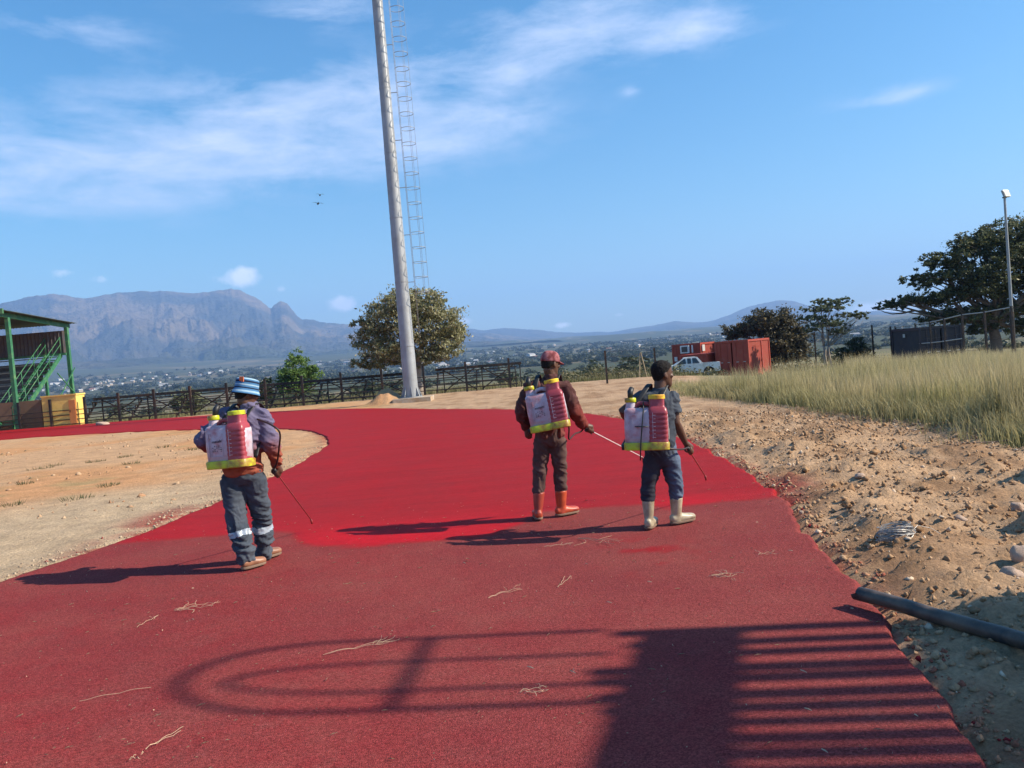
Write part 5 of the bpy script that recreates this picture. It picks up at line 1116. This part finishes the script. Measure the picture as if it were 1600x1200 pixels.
    MB().tube([Vector(p) for p in hs], .0085, 8).obj('hose', M_hose, e, True)
    # straps over the shoulders
    shL, shR, fwd, nk = strapP
    for s_, sh in ((-1, shL), (1, shR)):
        a_ = q(s_*.10, .085, .40); t0 = (sh.lerp(nk, .42))-base; pts = [a_, a_.lerp(t0, .6)+V(0, 0, .05)-fwd*.03, t0+V(0, 0, .085), t0+fwd*.09+V(0, 0, .045), t0+fwd*.155-V(0, 0, .08), t0+fwd*.16-V(0, 0, .22), (q(s_*.17, .10, .10)+t0+fwd*.1)/2-V(0, 0, .05)+fwd*.02, q(s_*.18, .085, .06)]
        hs = catmull(np.array([tuple(p) for p in pts]), [5]*(len(pts)-1)); mbs = MB(); secs = []
        for i in range(len(hs)):
            tn = Vector(hs[min(i+1, len(hs)-1)]-hs[max(i-1, 0)]).normalized(); ax = Rm @ Vector((1, 0, 0)); ax = (ax-tn*ax.dot(tn)).normalized(); secs.append((Vector(hs[i]), ax*.024, tn.cross(ax)*.006))
        mbs.loft(secs, 10, 3).obj('strap', M_blk, e, True)
    if cord:
        MB().tube([q(-.02, -.05, .43), q(-.02, -.106, .36), q(-.04, -.106, .18), q(-.055, -.112, .02), q(-.06, -.10, -.09)], .006, 6).obj('cord', M_blk, e, True); MB().tube([q(-.10, -.099, .21), q(.02, -.108, .208)], .005, 6).obj('cord', M_blk, e, True)
    # pump lever on the left
    MB().tube([q(-.215, .01, .02), q(-.225, .12, .03), Vector(lever)-base], .011, 8).obj('pump_lever', M_blk, e, True)
    return e
fwL = Vector((math.sin(.24), math.cos(.24), 0)); 
def wp_(P, root, k): return P[k]+root
lever = wp_(PL, rtL, 'hdL')
sprayer('sprayer with white tank, red chamber and lime caps on the left worker', D(362, 730, 6.98), 12, -1.5, -3, [wp_(PL, rtL, 'hdR'), D(486, 812, 8.5)], [D(402, 655, 7.05), D(424, 664, 6.98), D(437, 676, 6.98), D(436, 700, 7.1), D(433, 722, 7.2)], (wp_(PL, rtL, 'shL'), wp_(PL, rtL, 'shR'), fwL, wp_(PL, rtL, 'neck')), True)
lever = wp_(PM, rtM, 'hdL')
sprayer('tilted sprayer stained pink with printed label on the middle worker', D(861, 671, 7.96), 6, -7, -3, [wp_(PM, rtM, 'hdR'), D(1003, 714, 8.95)], [D(884, 640, 7.99), D(889, 668, 8.0), D(889, 686, 8.05), D(898, 678, 8.2), D(908, 674, 8.3)], (wp_(PM, rtM, 'shL'), wp_(PM, rtM, 'shR'), Vector((.17, .98, 0)), wp_(PM, rtM, 'neck')), False, (M_lime, M_ylw), M_lancew)
lever = wp_(PR, rtR, 'hdL')
sprayer('sprayer with deep red tank and yellow caps on the right worker', D(1011, 702, 7.16), 10, 2.5, -3, [wp_(PR, rtR, 'hdR'), D(1102, 744, 8.3)], [D(1041, 700, 7.17), D(1054, 702, 7.2), D(1066, 702, 7.32)], (wp_(PR, rtR, 'shL'), wp_(PR, rtR, 'shR'), Vector((.27, .96, 0)), wp_(PR, rtR, 'neck')), True, (M_lime, M_ylw), None, True)
# ================================================================ small things on the ground
M_stone = mat('stone', (.46, .33, .25), .9, .25, 10, .5, 40); M_clod = mat('soil_clod', None, .95, .2, 20, .5, 60, spec=.15); M_pipe = mat('pipe_plastic', (.012, .015, .020), .5, .25, 6, .08, 40, spec=.5, dirt=(.12, .085, .06), dirt_amt=.5, dscale=4)
M_wire = mat('binding_wire', (.30, .29, .28), .45, .2, 20, metal=.35); M_straw = mat('straw', (.52, .37, .24), .8, .2, 30)
def rock_mesh(seed, n=1):
    mb = MB(); mb.ball((0, 0, 0), 1, 18, 12); me = mb.mesh('rock', None, True); v, nn = coords(me); k = .55+.9*fbm(v[:, 0]*1.5+seed*7, v[:, 1]*1.5, v[:, 2]*1.5, o=4, seed=seed); me.vertices.foreach_set('co', (v*k[:, None]).astype(np.float32).ravel()); me.update(); return me
def rock(px, py, r, label, seed, name='rock'):
    p = G(px, py); o = link(name, rock_mesh(seed)); o.data.materials.append(M_stone); o.location = (p.x, p.y, gz(p.x, p.y)+r[2]*.45); o.scale = r; o.rotation_euler.z = seed; return tag(o, label, 'rock', 'loose rocks on the dirt verge')
rock(1596, 893, (.07, .062, .07), 'pinkish rounded stone at the right edge above the pipe', 1); rock(1582, 917, (.07, .06, .05), 'pale flat stone just below the pinkish rounded one', 2)
rock(1252, 803, (.022, .02, .018), 'tiny white pebble at the track edge', 3); rock(1345, 759, (.06, .05, .03), 'small pale stone amid rubble beside the track', 4); rock(1500, 815, (.07, .05, .04), 'flat tan stone above the wire coil to its right', 5); rock(160, 664, (.35, .22, .14), 'low white stone lying before the far bleacher', 6); rock(1590, 797, (.05, .05, .05), 'white stone below the dark mound at right', 7)
# crumbled soil and gravel (nobody could count it)
r = np.random.default_rng(91); base = [rock_mesh(s_) for s_ in (11, 12, 13)]; bv = []
for me in base:
    v, _ = coords(me); f = np.array([list(p.vertices) if len(p.vertices) == 4 else list(p.vertices)+[p.vertices[2]] for p in me.polygons]); bv.append((v, f))
ico = MB(); ico.ball((0, 0, 0), 1, 5, 2); im = ico.mesh('i'); iv, _ = coords(im); ifc = [tuple(p.vertices) for p in im.polygons]; iq = np.array([f for f in ifc if len(f) == 4]); it_ = np.array([f for f in ifc if len(f) == 3])
def rubble(name, label, pts, s, cols, seed, sink=.3):
    r = np.random.default_rng(seed); n = len(pts); z = hz(pts[:, 0], pts[:, 1]); k = len(iv); jit = 1+r.normal(0, .25, (n, k, 1))
    sc = s[:, None, None]*r.uniform(.6, 1.3, (n, 1, 3))*np.array([1.15, 1.0, .75]); a = r.uniform(0, 6.28, n); ca, sa = np.cos(a)[:, None], np.sin(a)[:, None]
    v = iv[None]*jit*sc; x = v[..., 0]*ca-v[..., 1]*sa+pts[:, 0:1]; y = v[..., 0]*sa+v[..., 1]*ca+pts[:, 1:2]; zz = v[..., 2]+(z+s*sink)[:, None]
    V_ = np.stack([x, y, zz], -1).reshape(-1, 3); off = (np.arange(n)*k)[:, None, None]; t = r.uniform(0, 1, n)[:, None]; c = np.array(cols[0])*(1-t)+np.array(cols[1])*t; rr = r.uniform(0, 1, n) < .06; c[rr] = np.array(cols[2])
    return tag(link(name, np_mesh(name, V_, (iq[None]+off).reshape(-1, 4), (it_[None]+off).reshape(-1, 3), mat=M_clod, col=np.repeat(c, k, 0))), label, kind='stuff')
def verge(n, y0, y1, wmin, wmax):
    y = y0+(y1-y0)*r.uniform(0, 1, n)**1.3; ex = np.interp(y, OUT[::-1, 1] if OUT[0, 1] > OUT[-1, 1] else OUT[:len(OUT)//2+60, 1], OUT[:len(OUT)//2+60, 0] if OUT[0, 1] < OUT[-1, 1] else OUT[::-1, 0])
    return np.stack([ex+wmin+(wmax-wmin)*r.uniform(0, 1, n)**.9, y], 1)
oy = np.maximum.accumulate(OUT[:, 1]); sel = np.concatenate([[True], np.diff(oy) > 1e-4]) & (OUT[:, 0] > -1)
EY, EX = oy[sel], OUT[sel, 0]
def verge(n, y0, y1, wmin, wmax):
    y = y0+(y1-y0)*r.uniform(0, 1, n)**1.3; return np.stack([np.interp(y, EY, EX)+wmin+(wmax-wmin)*r.uniform(0, 1, n)**.9, y], 1)
p1 = verge(30000, 2.6, 20, .03, 4.3); keep = fbm(p1[:, 0]*1.5, p1[:, 1]*1.5, o=3, seed=97)+.25*r.normal(size=len(p1))*.6 > .42; p1 = p1[keep]
rubble('crumbled_soil', 'loose crumbled soil and gravel along the right verge', p1, .005+.024*r.uniform(0, 1, len(p1))**3.0, [(.27, .165, .095), (.46, .30, .18), (.58, .45, .33)], 92)
p2 = verge(500, 6, 16, .3, 3.4); keep = fbm(p2[:, 0]*1.1, p2[:, 1]*1.1, o=2, seed=98) > .5; p2 = p2[keep]
rubble('soil_clods', 'fist sized clods of dug soil on the right verge', p2, .02+.04*r.uniform(0, 1, len(p2))**2, [(.27, .155, .085), (.40, .245, .13), (.38, .27, .18)], 93, .2)
p3 = verge(1100, 3, 22, -.02, .18); rubble('edge_crumbs', 'red stained crumbs along the track edge', p3, .006+.014*r.uniform(0, 1, len(p3))**2, [(.30, .09, .06), (.44, .26, .15), (.24, .02, .025)], 94)
yy = 6.5+12*r.uniform(0, 1, 1500); ii_ = np.interp(yy, INN[:420, 1] if np.all(np.diff(INN[:420, 1]) > 0) else np.maximum.accumulate(INN[:420, 1]), INN[:420, 0]); p4 = np.stack([ii_-.02-.5*r.uniform(0, 1, 1500)**2.2, yy], 1)
rubble('infield_crumbs', 'fine crumbs of soil along the infield edge', p4, .005+.014*r.uniform(0, 1, 1500)**2.5, [(.34, .25, .17), (.46, .36, .25), (.26, .05, .045)], 95)
p5 = np.stack([r.uniform(-16, -5, 900), r.uniform(9, 30, 900)], 1); p5 = p5[(track_sd(p5[:, 0], p5[:, 1]) > .3) & (fbm(p5[:, 0]*.6, p5[:, 1]*.6, o=3, seed=99) > .5)]
rubble('infield_clods', 'scattered small clods over the sandy infield', p5, .015+.04*r.uniform(0, 1, len(p5))**2.5, [(.36, .2, .11), (.46, .32, .2), (.2, .15, .09)], 96, .1)

# dark conduit with a notched end, lying off the verge over the track edge
pa, pb, pc = G(1337, 926, .09), G(1470, 965, .09), G(1640, 1012, .11)
ctl = [pa+(pa-pb).normalized()*0, G(1400, 943, .09), pb, G(1560, 990, .10), pc, pc+(pc-pb)*1.5+V(0, 0, .03)]
pipe = empty('conduit_pipe', (pa.x, pa.y, .0), 'thick black plastic pipe with notched end jutting over the track edge', 'pipe'); pl_ = pipe.location
pts = catmull(np.array([tuple(p) for p in ctl]), [6]*5); pts = [Vector(p)-pl_ for p in pts]
def hollow(pts, ro, ri, n=20, notch=True):
    mb = MB(); ref = Vector((0, 0, 1)); vs = []; m_ = len(pts)
    for i, p in enumerate(pts):
        t = (pts[min(i+1, m_-1)]-pts[max(i-1, 0)]).normalized(); A = t.cross(ref).normalized(); B_ = A.cross(t)
        for rad in (ro, ri):
            for k in range(n):
                a = math.tau*k/n; cut = 0
                if i == 0 and notch: cut = .055 if math.sin(a) > .1 else 0
                vs.append(p+t*cut+A*rad*math.cos(a)+B_*rad*math.sin(a))
    fs = []
    for i in range(m_-1):
        for k in range(n):
            k2 = (k+1) % n; o = i*2*n; fs.append((o+k, o+k2, o+2*n+k2, o+2*n+k)); fs.append((o+n+k2, o+n+k, o+3*n+k, o+3*n+k2))
    for k in range(n):
        k2 = (k+1) % n; fs.append((k2, k, n+k, n+k2))
    return mb.add(vs, fs)
hollow(pts, .043, .036).obj('tube', M_pipe, pipe, True, 40)
# coil of binding wire
wc = G(1400, 862); wz = gz(wc.x, wc.y); coil = empty('wire_coil', (wc.x, wc.y, wz), 'bundle of shiny grey binding wire dropped on the dirt', 'wire'); wr_ = random.Random(3)
for k in range(26):
    ax = wr_.uniform(-.02, .02); h0 = .02+.105*wr_.random(); rx, ry = wr_.uniform(.11, .135), wr_.uniform(.05, .09); ph = wr_.uniform(0, 6.28)
    MB().tube([(ax+rx*math.cos(t)+wr_.gauss(0, .003), ry*math.sin(t), h0+.014*math.sin(t*2+ph)+.012*math.cos(t)) for t in np.linspace(0, 6.1, 22)], .0028, 5).obj('strand', M_wire, coil)
MB().tube([(.12, 0, .06), (.2, .05, .1), (.3, .04, .07), (.36, 0, .02), (.34, -.06, .01)], .0022, 5).obj('loose_end', M_wire, coil)
st_ = G(1520, 705); tw = empty('dry_stick', (st_.x, st_.y, gz(st_.x, st_.y)), 'long thin dry stick lying on the dirt near the tall grass', 'stick')
MB().tube([(-.55, 0, .04), (-.25, .03, .03), (0, -.02, .05), (.3, .04, .03), (.55, .02, .04)], .011, 6).obj('stem', M_bark, tw)

# straw on the track
def stalk(rnd, L, curl, n=9):
    a = 0; p = Vector((0, 0, .004)); pts = [p.copy()]
    for i in range(n): a += rnd.gauss(0, curl); p = p+Vector((math.cos(a)*L/n, math.sin(a)*L/n, 0)); pts.append(Vector((p.x, p.y, .004+.010*abs(math.sin(i*.8+L*9)))))
    return pts
def straw(px, py, qx, qy, label, seed, n=1, curl=.12, spread=.02, branchy=0):
    rnd = random.Random(seed); a, b = G(px, py, .016), G(qx, qy, .016); L = (b-a).length; e = empty('straw_stalk', a, label, 'straw', 'dry straw stalks dropped on the track'); e.rotation_euler.z = math.atan2((b-a).y, (b-a).x)
    for k in range(n):
        pts = stalk(rnd, L*rnd.uniform(.75, 1), curl); o = Vector((rnd.uniform(-.3, .3)*spread*3, rnd.gauss(0, spread)*(k > 0), .001*k)); MB().tube([p+o for p in pts], .0012, 5).obj('stem', M_straw, e)
    for k in range(branchy):
        s_ = stalk(rnd, L*.3, .3, 5); m_ = Matrix.Rotation(rnd.uniform(-1.2, 1.2), 3, 'Z'); o = Vector((L*rnd.uniform(.5, .9), 0, .004)); MB().tube([m_ @ p+o for p in s_], .0009, 5).obj('sprig', M_straw, e)
    return e
straw(505, 1024, 620, 1003, 'branched straw stalk at the tip of the arched shadow', 1, 2, .08, .006, 6); straw(128, 1096, 240, 1078, 'long single straw stalk at the far left', 2, 1, .06)
straw(228, 1172, 290, 1138, 'straight straw stalk near the bottom left corner', 3, 2, .05, .004); straw(214, 981, 262, 960, 'short bent straw left of the tangled clump', 4, 1, .12, .0, 2); straw(275, 955, 338, 946, 'tangled straw clump behind the left worker heels', 5, 7, .5, .02, 3)
straw(763, 935, 808, 918, 'straw stalk lying in the middle of the track', 6, 2, .15, .004, 2); straw(872, 918, 903, 900, 'thin straw stalk right of the middle one', 7, 2, .1, .004, 1); straw(903, 842, 975, 848, 'frayed straw sprig by the right worker shadow', 8, 5, .3, .012, 6); straw(850, 855, 900, 850, 'pale straw left of the frayed sprig', 9, 2, .1, .005, 2)
straw(1112, 900, 1158, 908, 'curled loop of straw right of centre', 10, 6, .55, .02, 2); straw(205, 1188, 225, 1180, 'forked straw stub at the bottom left edge', 11, 2, .2, .01, 2); straw(1188, 868, 1215, 862, 'wispy straw by the right track edge', 12, 3, .3, .01, 2); straw(815, 1083, 860, 1073, 'faint straw tuft inside the dark shadow', 13, 4, .35, .012, 3)
rs = np.random.default_rng(55); n = 900; y = 3+6.5*rs.uniform(0, 1, n)**1.3; x = rs.uniform(-4.6, 1, n)*1.0; x = np.interp(rs.uniform(0, 1, n), [0, 1], [0, 1])*(np.interp(y, [3, 5, 9], [1.7, 2.1, 2.7])+4.7)-4.7
L = .008+.045*rs.uniform(0, 1, n)**4; a = rs.normal(.5, .9, n); dx, dy = np.cos(a)*L/2, np.sin(a)*L/2; w = .0016
v = np.stack([np.stack([x-dx, y-dy, 0*x+.020], 1), np.stack([x+dx, y+dy, 0*x+.022], 1), np.stack([x+dx-w*np.sin(a), y+dy+w*np.cos(a), 0*x+.018], 1), np.stack([x-dx-w*np.sin(a), y-dy+w*np.cos(a), 0*x+.018], 1), np.stack([x, y, 0*x+.024], 1)], 1).reshape(-1, 3)
i0 = np.arange(n)*5; tt = np.concatenate([np.stack([i0, i0+1, i0+4], 1), np.stack([i0+1, i0+2, i0+4], 1), np.stack([i0+2, i0+3, i0+4], 1), np.stack([i0+3, i0, i0+4], 1)])
tag(link('straw_bits', np_mesh('straw_bits', v, None, tt, mat=M_straw)), 'tiny scraps of straw strewn over the near track', kind='stuff')
